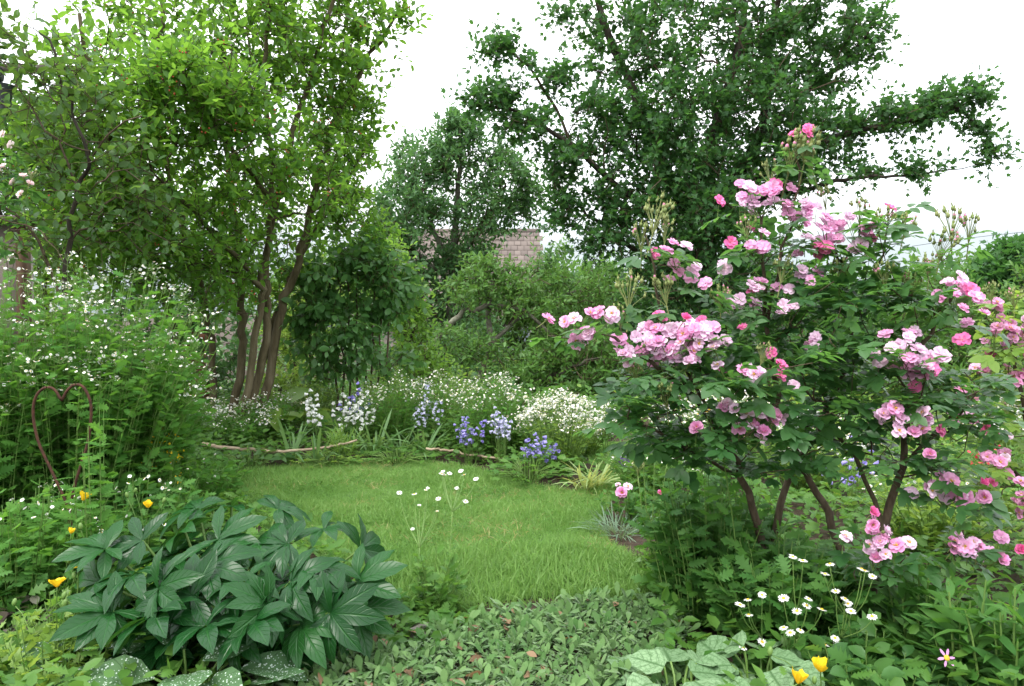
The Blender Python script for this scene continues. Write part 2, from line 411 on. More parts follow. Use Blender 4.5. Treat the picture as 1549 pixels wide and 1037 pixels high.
M['twig'] = noisemat('twig', [(.05, .035, .022), (.11, .085, .05)], 30, 4)
M['bark'] = noisemat('brown_bark', [(.048, .036, .018), (.105, .085, .045), (.16, .135, .085)], 9, 10, bump=.8, dist=.02, stretch=(2.2, 2.2, .35))
M['barkdark'] = noisemat('dark_bark', [(.02, .017, .012), (.055, .045, .032)], 8, 9, bump=.7, dist=.02, stretch=(2, 2, .4))
M['barkgrey'] = noisemat('grey_lichened_bark', [(.06, .05, .04), (.13, .12, .09), (.22, .23, .17)], 9, 10, bump=.8, dist=.02)
M['rosewood'] = noisemat('rose_bark', [(.03, .022, .014), (.085, .06, .038), (.13, .10, .07)], 22, 9, bump=.7, dist=.006, stretch=(2, 2, .5))
M['stick'] = noisemat('dry_stick', [(.17, .12, .075), (.33, .26, .18), (.42, .34, .24)], 14, 8, bump=.5, dist=.004)
M['rust'] = noisemat('rusted_iron', [(.02, .011, .008), (.06, .026, .015), (.10, .042, .022)], 60, 8, bump=.6, dist=.002, rough=.8, metal=.2)
M['pink'] = petalmat('pink_petal', (.84, .50, .66), (.78, .29, .56), a=(.87, .60, .79))
M['palepink'] = petalmat('pale_pink_petal', (.86, .66, .76), (.82, .48, .70), a=(.91, .80, .89))
M['hotpink'] = petalmat('deep_pink_petal', (.84, .36, .46), (.80, .14, .40), a=(.84, .30, .56))
M['blush'] = petalmat('blush_petal', (.88, .80, .72), (.86, .66, .68), a=(.9, .84, .82))
M['white'] = petalmat('white_petal', (.80, .80, .70), (.86, .86, .84), a=(.9, .9, .88))
M['cream'] = petalmat('cream_petal', (.86, .80, .5), (.88, .86, .72), a=(.9, .89, .82))
M['blue'] = petalmat('bluebell_petal', (.36, .30, .72), (.30, .25, .70), a=(.5, .45, .82))
M['violet'] = petalmat('violet_petal', (.15, .05, .32), (.16, .05, .36), a=(.3, .12, .5))
M['paleblue'] = petalmat('pale_bell_petal', (.62, .6, .82), (.6, .58, .84), a=(.8, .8, .9))
M['yellow'] = petalmat('yellow_petal', (.85, .42, .01), (.88, .58, .015), a=(.9, .68, .04), trans=.35)
M['lilacpink'] = petalmat('lilac_pink_petal', (.6, .3, .55), (.62, .3, .58))
M['redpetal'] = petalmat('red_petal', (.5, .03, .05), (.6, .04, .06))
M['stamen'] = noisemat('yellow_centre', [(.55, .30, .02), (.75, .52, .06)], 60, 4, bump=.5, dist=.003)
M['berry'] = noisemat('red_berry', [(.4, .03, .02), (.5, .12, .06)], 20, 2, rough=.35, bump=0)
M['drygrass'] = leafmat('dry_grass_blade', (.2, .19, .07), (.34, .30, .15), trans=.25, rough=.7)
M['soil'] = noisemat('garden_soil', [(.018, .012, .008), (.05, .033, .02), (.085, .06, .04)], 26, 12, bump=1.0, dist=.03)
M['dryleaf'] = leafmat('dry_leaf', (.11, .06, .03), (.25, .16, .09), trans=.2, rough=.7)

# ------------------------------------------------------------------ ground, lawn, beds
def sheet(name, outline, z, mat, sub=None):
    from mathutils.geometry import tessellate_polygon
    mb = MB(); p = [Vector((float(x), float(y), z)) for x, y in outline]
    mb.add(np.array([tuple(v) for v in p]), [np.array([t if (p[t[1]]-p[t[0]]).cross(p[t[2]]-p[t[0]]).z > 0 else t[::-1] for t in tessellate_polygon([p])])])
    return kind(mb.build(name, mat, smooth=False), 'structure')
sheet('ground', [(-400, -60), (400, -60), (400, 900), (-400, 900)], 0.0, M['soil'])
lawn_px = [(585, 915), (520, 860), (400, 800), (335, 728), (380, 713), (470, 702), (560, 697), (650, 700), (740, 716), (810, 735), (865, 744), (905, 738),
           (912, 715), (885, 690), (890, 672), (1010, 672), (1075, 690), (1000, 712), (935, 742), (915, 775), (905, 800), (925, 822), (962, 850), (985, 872), (990, 900), (930, 905), (820, 905), (700, 915), (640, 930)]
lawn_xy = np.array([gnd(*p)[:2] for p in lawn_px])
M['lawn_base'] = noisemat('lawn_thatch', [(.04, .08, .02), (.07, .14, .032), (.11, .165, .045)], 5, 10, bump=.5, dist=.02)
sheet('lawn', lawn_xy, 0.004, M['lawn_base'])
def inside(poly, xy):
    x, y = xy[:, 0], xy[:, 1]; r = np.zeros(len(xy), bool)
    for i in range(len(poly)):
        (x1, y1), (x2, y2) = poly[i-1], poly[i]
        c = ((y1 > y) != (y2 > y)) & (x < (x2 - x1)*(y - y1)/((y2 - y1) if y2 != y1 else 1e-9) + x1)
        r ^= c
    return r
def fill(poly, n):
    poly = np.asarray(poly); lo, hi = poly.min(0), poly.max(0); out = np.zeros((0, 2))
    while len(out) < n:
        q = RNG.uniform(lo, hi, (n*2, 2)); out = np.concatenate([out, q[inside(poly, q)]])
    return out[:n]
def vnoise(xy, f, seed=0):
    r = np.random.default_rng(seed); a = np.zeros(len(xy))
    for k in range(6):
        d = r.normal(size=2); a += np.sin(f*(xy@d)*(1 + .35*k) + r.uniform(0, 6.28))/(1 + .3*k)
    return a/3
T_blade = leaf_tpl([.10, .085, .0], fold=.0, bend=.55)
T_blade2 = leaf_tpl([.09, .08, .0], fold=.0, bend=1.0)
def blades(mb, xy, L, lean=.35, z=0.0, tone=None, wid=1.0):
    n = len(xy); D = np.stack([rnd(n, 1)[:, 0]*lean, rnd(n, 1)[:, 0]*lean, np.ones(n)], 1)
    N = np.stack([rnd(n, 1)[:, 0], rnd(n, 1)[:, 0], np.full(n, .3)], 1)
    scatter(mb, [T_blade, T_blade2], np.concatenate([xy, np.full((n, 1), z)], 1), D, N, L, tone=tone, wid=wid)
mb = MB()
g = fill(lawn_xy, 210000)
near = np.clip((5.2 - g[:, 1])/2.0, 0, 1)
keep = RNG.random(len(g)) < .55 + .45*near
g = g[keep]; tn = np.clip(.45 + .5*vnoise(g, 2.6, 3) + .45*vnoise(g, 9, 5) + rnd(len(g), 1)[:, 0]*.3, 0, 1)
bare = (vnoise(g, 6, 9) > .75)
L = uni(.025, .066, len(g))*(1 + .55*vnoise(g, 5, 11)) * np.where(bare, .6, 1)
blades(mb, g, np.clip(L, .015, .1), lean=.8, z=.003, tone=tn, wid=uni(.45, 1.0, len(g))*.9)
# the longer fringe along the near edge and tufts
e = fill(np.array([gnd(*p)[:2] for p in [(560, 880), (700, 835), (900, 830), (1000, 880), (990, 915), (820, 915), (640, 940)]]), 9000)
e = e[RNG.random(len(e)) < .35 + .5*(vnoise(e, 7, 21) > 0)]
blades(mb, e, uni(.05, .12, len(e)), lean=.4, tone=uni(.1, .8, len(e)), wid=.6)
dd = fill(lawn_xy, 9000); dd = dd[vnoise(dd, 5, 77) > -.1]
k0 = len(mb.F4); blades(mb, dd, uni(.025, .06, len(dd)), lean=1.6, z=.006, wid=.8)
mb.M4[k0:] = [np.full(len(q), 1) for q in mb.M4[k0:]]
kind(mb.build('grass', [M['grass'], M['drygrass']]), 'stuff')
mb = MB(); cl = fill(lawn_xy, 9000); cl = cl[vnoise(cl, 4.5, 41) > .35]; n_ = len(cl)
for k in range(3):
    a = k*2.1 + uni(0, .4, n_); scatter(mb, [two_quad(.9, .1, .1, .5)], np.concatenate([cl, uni(.012, .04, (n_, 1))], 1), np.stack([np.cos(a), np.sin(a), uni(-.1, .3, n_)], 1), np.array([0, 0, 1.]) + rnd(n_)*.25, uni(.008, .014, n_))
kind(mb.build('clover', M['herb']), 'stuff')

# ------------------------------------------------------------------ branching
class Skel:
    def __init__(self, cap=40000):
        self.p = np.zeros((cap, 3)); self.par = np.full(cap, -1, int); self.pl = np.zeros(cap); self.lim = np.zeros(cap, bool); self.n = 0
        self.minr = np.zeros(cap)
    def node(self, q, par, lim=False, r=0.0):
        i = self.n; self.p[i] = q; self.par[i] = par; self.lim[i] = lim; self.minr[i] = r
        self.pl[i] = 0 if par < 0 else self.pl[par] + np.linalg.norm(self.p[par] - q); self.n += 1
        return i
    def line(self, pts, r0=0.0, r1=0.0, par=-1, step=.12, jit=.012):
        pts = np.asarray(pts, float); L = np.linalg.norm(np.diff(pts, axis=0), axis=1).sum()
        m = max(4, int(L/step)); q = smooth_path(pts, m, jit)
        for k in range(m):
            if par >= 0 and k == 0 and np.linalg.norm(self.p[par] - q[0]) < 1e-6: continue
            par = self.node(q[k], par, True, r0 + (r1 - r0)*k/(m-1))
        return par
    def nearest(self, q):
        return int(np.argmin(np.linalg.norm(self.p[:self.n] - q, axis=1)))
    def attach(self, Q, alpha=.35, step=.16, jit=.02, up=.12):
        d0 = np.array([np.min(np.linalg.norm(self.p[:self.n] - q, axis=1)) for q in Q]); tips = []
        for q in Q[np.argsort(d0)]:
            d = np.linalg.norm(self.p[:self.n] - q, axis=1) + alpha*self.pl[:self.n]
            i = int(np.argmin(d)); a = self.p[i]; L = np.linalg.norm(q - a)
            if L < .03: continue
            pr = self.par[i]; t0 = nrm(a - self.p[pr]) if pr >= 0 else np.array([0, 0, 1.])
            c = a + t0*.3*L + np.array([0, 0, up*L*.5]); m = max(2, int(L/step)); par = i
            for k in range(1, m+1):
                t = k/m; x = (1-t)**2*a + 2*t*(1-t)*c + t*t*q
                if k < m: x = x + rnd(1)[0]*jit
                par = self.node(x, par)
            tips.append(par)
        return np.array(tips)
    def radii(self, tip=.004, ex=2.3):
        n = self.n; cnt = np.zeros(n); kids = np.bincount(self.par[:n][self.par[:n] >= 0], minlength=n)
        cnt[kids == 0] = 1
        for i in range(n-1, -1, -1):
            if self.par[i] >= 0: cnt[self.par[i]] += cnt[i]
        self.cnt = cnt; self.r = np.maximum(tip*cnt**(1/ex), self.minr[:n]); 
        return self.r
    def chains(self):
        n = self.n; main = np.full(n, -1)
        for i in range(n):
            p = self.par[i]
            if p >= 0 and (main[p] < 0 or self.cnt[i]*(1 + self.r[i]) > self.cnt[main[p]]*(1 + self.r[main[p]])): main[p] = i
        out = []
        for i in range(n):
            p = self.par[i]
            if p < 0 or main[p] != i:
                ch = ([p] if p >= 0 else []) + [i]
                while main[ch[-1]] >= 0: ch.append(main[ch[-1]])
                if len(ch) > 1: out.append(ch)
        return out
def wood(sk, root, mat, big, limb, tw):
    """thick chains are limbs of their own, the rest go to the crown's mesh"""
    
    for ch in sk.chains():
        P = sk.p[ch]; R = sk.r[ch].copy(); 
        if sk.par[ch[1]] == ch[0] and len(ch) > 2 and sk.r[ch[0]] > R[1]*1.3: R[0] = R[1]
        if R.max() >= big:
            b = MB(); tubes(b, P[None], R[None], 9); b.build(limb, mat, root)
        else:
            tubes(tw, P[None], R[None], 4, 1)
def blob_points(blobs, n):
    """blobs: (px, py, Y, rx px, ry px, ry depth in m[, weight]); points spread mostly in the outer shell"""
    w = np.array([(b[3]*b[4])**.75*(b[6] if len(b) > 6 else 1)*(.4 + b[5])**.3 for b in blobs]); k = RNG.multinomial(n, w/w.sum()); out = []
    for b, m in zip(blobs, k):
        c = at(b[0], b[1], b[2]); s = b[2]/FPX
        u = nrm(rnd(m))*(RNG.random((m, 1))**.42)
        out.append(c + u*np.array([b[3]*s, b[5], b[4]*s]))
    return np.concatenate(out)
def leafy(mb, tw, P, D, L, K, tpls, size, mat=0, droop=.15, spread=.9, upw=1.0, nj=.45, tone=None, tw_r=.002, pet=.0, hang=0.0, cen=None):
    """shoots from P along D, each with K leaves set alternately"""
    n = len(P); D = nrm(D); L = np.broadcast_to(L, (n,))
    ref = np.where(np.abs(D[:, 2:3]) > .85, np.array([[1., 0, 0]]), np.array([[0, 0, 1.]]))
    S = nrm(np.cross(D, ref)); S2 = np.cross(S, D); ph = uni(0, 6.28, n)
    dz = np.array([0, 0, -1.])
    pth = np.stack([P + D*(L*t)[:, None] + dz*(droop*L*t*t)[:, None] for t in (0, .5, 1)], 1)
    if tw is not None: tubes(tw, pth, np.broadcast_to(np.array([tw_r*1.3, tw_r, tw_r*.5]), (n, 3)), 3, 1)
    tn = uni(0, 1, n) if tone is None else tone
    for k in range(K):
        t = (k + .8)/K*np.ones(n) + uni(-.05, .05, n); t = np.minimum(t, 1)
        p = P + D*(L*t)[:, None] + dz*(droop*L*t*t)[:, None]
        a = ph + k*2.4; sd = np.cos(a)[:, None]*S + np.sin(a)[:, None]*S2
        d = nrm(D*(.35 + .75*(k == K-1)) + sd*spread*(1 - .75*(k == K-1)) + rnd(n)*.22 + dz*hang)
        nn = np.array([0, 0, 1.])*upw + rnd(n)*nj
        if cen is not None: nn = nn + nrm(P - cen)*.5
        s = size*uni(.68, 1.12, n)
        scatter(mb, tpls, p + d*(pet*s)[:, None], d, nn, s, np.clip(tn*.6 + uni(0, .45, n), 0, 1), mat)

OV = [two_quad(.56, .14, .12), two_quad(.6, .2, .3), two_quad(.52, .08, .05)]
OVS = [two_quad(.42, .14, .1), two_quad(.46, .2, .3)]
OV6 = [leaf_tpl([.04, .42, .56, .42, 0], .12, .25), leaf_tpl([.04, .46, .6, .44, 0], .18, .5), leaf_tpl([.04, .42, .55, .4, 0], .06, .05)]
LAN = [leaf_tpl([.03, .2, .24, .16, 0], .12, .45), leaf_tpl([.03, .18, .22, .15, 0], .2, .9), leaf_tpl([.03, .2, .25, .16, 0], .1, .1)]
HRT = [leaf_tpl([.3, .72, .78, .66, .42, 0], .12, .5), leaf_tpl([.28, .66, .74, .6, .38, 0], .2, .9), leaf_tpl([.3, .7, .8, .64, .4, 0], .06, .25)]
LOB = [lobed_tpl(5, .2), lobed_tpl(5, .55), lobed_tpl(5, -.1)]
PIN = [pinnate_lobes(3, .75, .2), pinnate_lobes(3, .68, .6), pinnate_lobes(4, .66, .35, .25)]
STRAP = [leaf_tpl([.05, .062, .06, .055, .045, 0], .1, .35), leaf_tpl([.05, .06, .058, .05, .04, 0], .1, .9), leaf_tpl([.05, .06, .058, .052, .04, 0], .1, 1.5)]

def crown_tree(root, limbs, blobs, n_att, leafmat_, wmat, tpls, size, K=6, shoots=2.6, SL=(.16, .34), tip=.004, big=.02, ex=2.3, alpha=.35, step=.16, upw=1.0, droop=.15,
               hang=0.0, up=.12, maxcnt=3, nj=.45, berries=None, spread=.9, limbname='limb', jit=.02, dense=None):
    sk = Skel(); 
    for lm in limbs:
        pts = [at(*q) if len(q) == 3 else np.array(q[:3]) for q in lm['p']]
        if lm.get('ground'): pts[0][2] = -.03
        par = -1 if lm.get('ground') else sk.nearest(pts[0])
        if par >= 0: pts[0] = sk.p[par].copy()
        sk.line(pts, lm['r'][0], lm['r'][1], par, jit=lm.get('j', .012))
    A = blob_points(blobs, n_att); A = A[A[:, 2] > .05]
    mb = MB(); sk.attach(A, alpha, step, jit, up); sk.radii(tip, ex); wood(sk, root, wmat, big, limbname, mb)
    thin = np.nonzero(sk.cnt[:sk.n] <= maxcnt)[0]; thin = thin[~sk.lim[thin]]
    rep = RNG.poisson(shoots, len(thin)); idx = np.repeat(thin, rep); n = len(idx)
    P = sk.p[idx]; T = nrm(P - sk.p[np.maximum(sk.par[idx], 0)])
    D = nrm(T*.5 + rnd(n)*.6 + np.array([0, 0, .25]))
    leafy(mb, mb, P, D, uni(SL[0], SL[1], n), K, tpls, size, droop=droop, upw=upw, hang=hang, nj=nj, spread=spread)
    mb.build('crown', [leafmat_, M['twig']], root)
    if berries:
        k = RNG.choice(n, berries, replace=False); b = MB()
        q = np.repeat(P[k] + D[k]*.12, 4, 0) + rnd(berries*4)*.018
        ball(b, q, uni(.005, .0075, len(q)), 0)
        kind(b.build('berries', M['berry'], root), 'stuff')
    return sk
def ball(mb, P, R, mat=0, ny=4, nx=6, sq=(1, 1, 1)):
    th = np.linspace(0, PI, ny+1); ph = np.arange(nx)*2*PI/nx
    v = np.array([(math.sin(t)*math.cos(p), math.sin(t)*math.sin(p), math.cos(t)) for t in th for p in ph])*np.array(sq)
    f = np.array([(i*nx + j, (i+1)*nx + j, (i+1)*nx + (j+1) % nx, i*nx + (j+1) % nx) for i in range(ny) for j in range(nx)])
    P = np.asarray(P).reshape(-1, 3); n = len(P); R = np.broadcast_to(R, (n,))
    V = P[:, None] + v[None]*R[:, None, None]
    mb.add(V.reshape(-1, 3), [(f[None] + (np.arange(n)*len(v))[:, None, None]).reshape(-1, 4)], np.repeat(uni(0, 1, n), len(v)), None, mat)

# ------------------------------------------------------------------ buildings behind
def shader_tiles():
    m, n, l = newmat('clay_roof_tiles')
    uvn = n.new('ShaderNodeUVMap')
    b = n.new('ShaderNodeTexBrick'); b.inputs['Scale'].default_value = 1; b.inputs['Brick Width'].default_value = .2; b.inputs['Row Height'].default_value = .26
    b.inputs['Mortar Size'].default_value = .012; b.inputs['Color1'].default_value = (.30, .19, .15, 1); b.inputs['Color2'].default_value = (.42, .31, .26, 1); b.inputs['Mortar'].default_value = (.05, .04, .035, 1)
    b.inputs['Bias'].default_value = .0; b.offset = .5
    z = n.new('ShaderNodeTexNoise'); z.inputs['Scale'].default_value = 2.2; z.inputs['Detail'].default_value = 8
    mx_ = n.new('ShaderNodeMix'); mx_.data_type = 'RGBA'; mx_.blend_type = 'MULTIPLY'; mx_.inputs['Factor'].default_value = .6
    l.new(uvn.outputs[0], b.inputs['Vector']); l.new(uvn.outputs[0], z.inputs['Vector'])
    r = n.new('ShaderNodeValToRGB'); r.color_ramp.elements[0].color = (.45, .45, .4, 1); r.color_ramp.elements[1].color = (1, 1, 1, 1); l.new(z.outputs['Fac'], r.inputs[0])
    l.new(b.outputs['Color'], mx_.inputs['A']); l.new(r.outputs[0], mx_.inputs['B'])
    p = n.new('ShaderNodeBsdfPrincipled'); p.inputs['Roughness'].default_value = .85; l.new(mx_.outputs['Result'], p.inputs['Base Color'])
    o = n.new('ShaderNodeOutputMaterial'); l.new(p.outputs[0], o.inputs['Surface'])
    return m
M['tiles'] = shader_tiles()
M['render'] = noisemat('pale_wall_render', [(.25, .215, .19), (.33, .285, .255)], 3, 8, bump=.2, dist=.01)
M['timber'] = noisemat('brown_timber', [(.07, .04, .025), (.14, .09, .055)], 6, 8, stretch=(4, 4, .4), bump=.4)
M['zinc'] = noisemat('dark_zinc', [(.05, .055, .06), (.09, .095, .1)], 6, 6, rough=.45, bump=0, metal=.6)
M['glass'] = noisemat('window_glass', [(.28, .34, .38), (.34, .40, .44)], 1, 2, rough=.05, bump=0, spec=1.0)
M['frame'] = noisemat('white_window_frame', [(.6, .6, .58), (.7, .7, .68)], 4, 3, bump=0)
def roof_slope(root, x0, x1, ye, ze, yr, zr):
    """overlapping courses of tiles from the eave (ye, ze) up to the ridge (yr, zr)"""
    mb = MB(); n = int(math.hypot(yr-ye, zr-ze)/.26)
    nx = int((x1-x0)/.2)
    for i in range(n):
        a, b = i/n, (i+1.25)/n
        for sgn in (0,):
            ya, za = ye + (yr-ye)*a, ze + (zr-ze)*a + .05; yb, zb = ye + (yr-ye)*b, ze + (zr-ze)*b
            xs = np.linspace(x0, x1, nx+1) + (.1 if i % 2 else 0)
            jz = RNG.normal(size=nx)*.006; m = len(xs)-1; e = .006
            v = np.stack([np.stack([xs[:-1]+e, np.full(m, ya), za + jz], 1), np.stack([xs[1:]-e, np.full(m, ya), za + jz], 1),
                          np.stack([xs[1:]-e, np.full(m, yb), np.full(m, zb)], 1), np.stack([xs[:-1]+e, np.full(m, yb), np.full(m, zb)], 1),
                          np.stack([xs[:-1]+e, np.full(m, ya), za - .035 + jz], 1), np.stack([xs[1:]-e, np.full(m, ya), za - .035 + jz], 1)], 1)
            q = np.array([(0, 1, 2, 3), (4, 5, 1, 0)]); f = (q[None] + (np.arange(m)*6)[:, None, None]).reshape(-1, 4)
            uv = np.tile(np.array([(0, 0), (1, 0), (1, 1), (0, 1), (0, 0), (1, 0)]), (m, 1))
            mb.add(v.reshape(-1, 3), [f], np.repeat(np.clip(uni(0, 1, m), 0, 1), 6), uv)
    mb.add([(x0, ye+.03, ze-.03), (x1, ye+.03, ze-.03), (x1, yr+.03, zr-.03), (x0, yr+.03, zr-.03)], [np.array([(0, 1, 2, 3)])], .2)
    return mb.build('roof', M['tile'], root, smooth=False)
def tilemat():
    m, n, l = newmat('clay_tile')
    at_ = n.new('ShaderNodeAttribute'); at_.attribute_name = 'tone'
    r = n.new('ShaderNodeValToRGB'); e = r.color_ramp.elements
    e[0].color = (.085, .068, .058, 1); e[1].color = (.19, .155, .135, 1); k = e.new(.5); k.color = (.135, .108, .094, 1)
    t = n.new('ShaderNodeTexCoord'); z = n.new('ShaderNodeTexNoise'); z.inputs['Scale'].default_value = 3; z.inputs['Detail'].default_value = 8; l.new(t.outputs['Object'], z.inputs['Vector'])
    a = n.new('ShaderNodeMath'); a.operation = 'MULTIPLY_ADD'; a.inputs[1].default_value = .5; l.new(at_.outputs['Fac'], a.inputs[0])
    h = n.new('ShaderNodeMath'); h.operation = 'MULTIPLY'; h.inputs[1].default_value = .5; l.new(z.outputs['Fac'], h.inputs[0]); l.new(h.outputs[0], a.inputs[2])
    l.new(a.outputs[0], r.inputs[0])
    p = n.new('ShaderNodeBsdfPrincipled'); p.inputs['Roughness'].default_value = .85; l.new(r.outputs[0], p.inputs['Base Color'])
    o = n.new('ShaderNodeOutputMaterial'); l.new(p.outputs[0], o.inputs['Surface'])
    return m
M['tile'] = tilemat()
hY = 22.0
xa, xb = at(560, 450, hY)[0], at(822, 450, hY)[0]; ze = at(700, 483, hY)[2]; zr = at(700, 350, hY + 3)[2]
hs = thing('house', 'small house with weathered clay tiled roof seen behind the garden trees', 'house', (xa, hY, 0))
roof_slope(hs, xa - .2, xb, hY - .4, ze - .05, hY + 3.2, zr)
mb = MB(); box(mb, (xa, hY, -.3), (xb - .35, hY + 6.0, ze), bev=.02)
gx = xb - .36
mb.add([(xa+.1, hY+.2, ze), (xa+.1, hY+6, ze), (xa+.1, hY+3.1, zr-.15), (gx, hY+.2, ze), (gx, hY+6, ze), (gx, hY+3.1, zr-.15)], [np.array([(0, 2, 1), (3, 4, 5)])])
mb.build('wall', M['render'], hs, smooth=False)
mb = MB(); tube(mb, [(xa-.2, hY+3.25, zr+.03), (xb, hY+3.25, zr+.03)], .1, sides=8, n=3); mb.build('ridge', M['tile'], hs)
mb = MB(); wx0, wx1, wz0, wz1 = at(768, 520, hY)[0], at(800, 520, hY)[0], at(780, 560, hY)[2], at(780, 497, hY)[2]
for b in (((wx0-.08, wz0), (wx0, wz1)), ((wx1, wz0), (wx1+.08, wz1)), ((wx0-.08, wz1), (wx1+.08, wz1+.08)), ((wx0-.08, wz0-.08), (wx1+.08, wz0))):
    box(mb, (b[0][0], hY-.06, b[0][1]), (b[1][0], hY+.0, b[1][1]))
wf = mb.build('window', M['frame'], hs, smooth=False)
mb = MB(); mb.add([(wx0, hY-.02, wz0), (wx1, hY-.02, wz0), (wx1, hY-.02, wz1), (wx0, hY-.02, wz1)], [np.array([(0, 1, 2, 3)])])
pn = mb.build('pane', M['glass'], None, smooth=False); pn.parent = wf
pn.location = (-xa, -hY, 0)
# the neighbouring house at the left edge: wall corner, timber post, and a roof corner with its gutter
mb = MB(); wl_ = at(-220, 400, 7.6); wr_ = at(40, 400, 7.6); wt = at(0, 338, 7.6)[2]
sh = thing('garden_shed', 'pale rendered shed wall with brown timber post behind the leaves at left edge', 'shed', (wr_[0], 7.6, 0))
box(mb, (wl_[0], 7.6, -.05), (wr_[0] - .09, 7.85, wt)); mb.build('wall', M['render'], sh, smooth=False)
mb = MB(); box(mb, (wr_[0] - .088, 7.57, -.05), (wr_[0], 7.67, wt), bev=.008); mb.build('post', M['timber'], sh, smooth=False)
mb = MB(); box(mb, (wl_[0], 7.5, wt + .003), (wr_[0] + .12, 7.95, wt + .07), bev=.01); mb.build('roof', M['tile'], sh, smooth=False)
hg = thing('house', 'neighbouring house corner with dark metal gutter at the left edge', 'house', (at(-260, 300, 5.2)[0], 5.2, 0))
p = at(6, 118, 5.2); q = at(-260, 118, 5.2)
mb = MB(); box(mb, (q[0]-1, 5.3, 0), (at(-260, 300, 5.3)[0], 6.6, p[2] + .05)); mb.build('wall', M['render'], hg, smooth=False)
mb = MB(); mb.add([(q[0]-1, 5.15, p[2]+.08), (p[0]+.06, 5.15, p[2]+.08), (p[0]+.06, 6.7, p[2]+.55), (q[0]-1, 6.7, p[2]+.55), (q[0]-1, 5.15, p[2]+.03), (p[0]+.06, 5.15, p[2]+.03), (p[0]+.06, 6.7, p[2]+.5), (q[0]-1, 6.7, p[2]+.5)],
    [np.array([(0, 1, 2, 3), (7, 6, 5, 4), (0, 4, 5, 1), (1, 5, 6, 2), (2, 6, 7, 3), (3, 7, 4, 0)])]); mb.build('roof', M['tile'], hg, smooth=False)
mb = MB(); tube(mb, [(q[0]-1, 5.1, p[2]), (p[0]+.03, 5.1, p[2])], .06, sides=12, n=3); gt = mb.build('gutter', M['zinc'], hg)
mb = MB(); a = at(4, 128, 5.1); b = at(4, 140, 5.1); c = at(4, 172, 5.1)
tubes(mb, np.array([[a, b, (b+c)/2, c]]), np.array([[.075, .06, .05, .045]]), 12); mb.build('downpipe', M['zinc'], hg)
# a brick pier glimpsed between the stems
M['brick'] = noisemat('orange_brick', [(.2, .085, .05), (.3, .13, .08)], 14, 6, bump=.3)
mb = MB(); p = at(290, 494, 9.0); bp = thing('brick_pier', 'orange brick pier glimpsed behind the serviceberry stems', 'brick pier', (p[0], 9, 0))
for i in range(14):
    o = .0 if i % 2 else .06
    for s in (-1, 1):
        box(mb, (p[0] - .13 + (.132 if s > 0 else 0) , 9 + o*.03, i*.075), (p[0] - .003 + (.132 if s > 0 else 0), 9.26, i*.075 + .066), bev=.006)
mb.build('brickwork', M['brick'], bp, smooth=False)
mb = MB(); box(mb, (p[0]-.16, 8.96, 1.052), (p[0]+.16, 9.3, 1.10), bev=.01); mb.build('cap', M['brick'], bp, smooth=False)
# wire in the sky at the right
mb = MB(); tube(mb, [at(1380, 372, 24), at(1480, 358, 24), at(1700, 335, 24)], .008, sides=5, n=12)
tag(mb.build('overhead_wire', M['zinc']), 'thin overhead wire crossing the pale sky at right', 'wire')

# ------------------------------------------------------------------ the trees
t = thing('serviceberry_tree', 'tall multi-stemmed serviceberry with bright oval leaves and small red berries', 'tree', up_at(350, 7.0))
crown_tree(t, [
    dict(p=[(344, 668, 7.0), (366, 520, 7.0), (362, 440, 6.9), (348, 300, 6.8), (342, 120, 6.5), (352, -60, 6.3)], r=(.042, .014), ground=1),
    dict(p=[(366, 668, 6.95), (402, 500, 6.9), (402, 400, 6.8), (432, 250, 6.6), (472, 100, 6.4), (520, -40, 6.2)], r=(.042, .014), ground=1),
    dict(p=[(388, 668, 7.05), (424, 480, 7.1), (456, 380, 7.1), (482, 260, 7.0), (540, 120, 6.9), (600, 20, 6.8)], r=(.046, .013), ground=1),
    dict(p=[(358, 668, 6.8), (388, 500, 6.8), (396, 420, 6.7), (412, 300, 6.4), (402, 100, 6.0), (420, -80, 5.8)], r=(.036, .012), ground=1),
    dict(p=[(380, 668, 7.2), (392, 560, 7.15), (440, 420, 7.3), (490, 330, 7.4), (560, 220, 7.4)], r=(.036, .012), ground=1),
    dict(p=[(322, 655, 7.3), (318, 520, 7.3), (300, 420, 7.0), (252, 250, 6.6), (240, 100, 6.2), (250, -50, 6.0)], r=(.038, .012), ground=1),
    dict(p=[(262, 640, 7.3), (258, 470, 6.8), (205, 320, 6.0), (150, 170, 5.4), (120, 20, 5.2)], r=(.04, .012), ground=1),
    dict(p=[(395, 430, 6.75), (300, 330, 5.9), (230, 260, 5.2)], r=(.025, .01)),
    dict(p=[(412, 300, 6.4), (330, 200, 5.6), (280, 130, 5.1)], r=(.022, .01)),
], [(300, 60, 6.3, 190, 110, .9), (460, 60, 6.5, 120, 110, .9), (180, 230, 5.6, 130, 110, .8), (400, 250, 6.0, 130, 110, .9), (260, 370, 6.0, 150, 70, .8), (110, 90, 5.4, 60, 45, .4, .5),
    (560, 30, 6.8, 55, 45, .4), (515, 190, 7.0, 50, 110, .5), (540, 130, 6.9, 45, 50, .3), (120, 330, 5.4, 80, 80, .6), (455, 330, 6.8, 70, 40, .6, .4), (330, 430, 6.4, 70, 50, .5),
    (230, 150, 5.3, 120, 90, .6), (330, 160, 5.4, 90, 80, .5), (380, -60, 6.4, 240, 70, .8), (70, 200, 5.2, 60, 60, .4, .8), (500, 330, 7.2, 60, 40, .4, .8), (200, 420, 6.2, 110, 50, .6), (420, 330, 7.7, 120, 90, .5), (290, 300, 7.6, 130, 80, .5), (500, 250, 7.5, 70, 90, .4), (545, 330, 7.6, 45, 60, .3), (400, 420, 7.4, 80, 40, .4, .8)],
    1150, M['service'], M['bark'], OV, .074, K=6, shoots=2.2, SL=(.14, .30), tip=.003, big=.022, limbname='stem', berries=260, nj=.42)

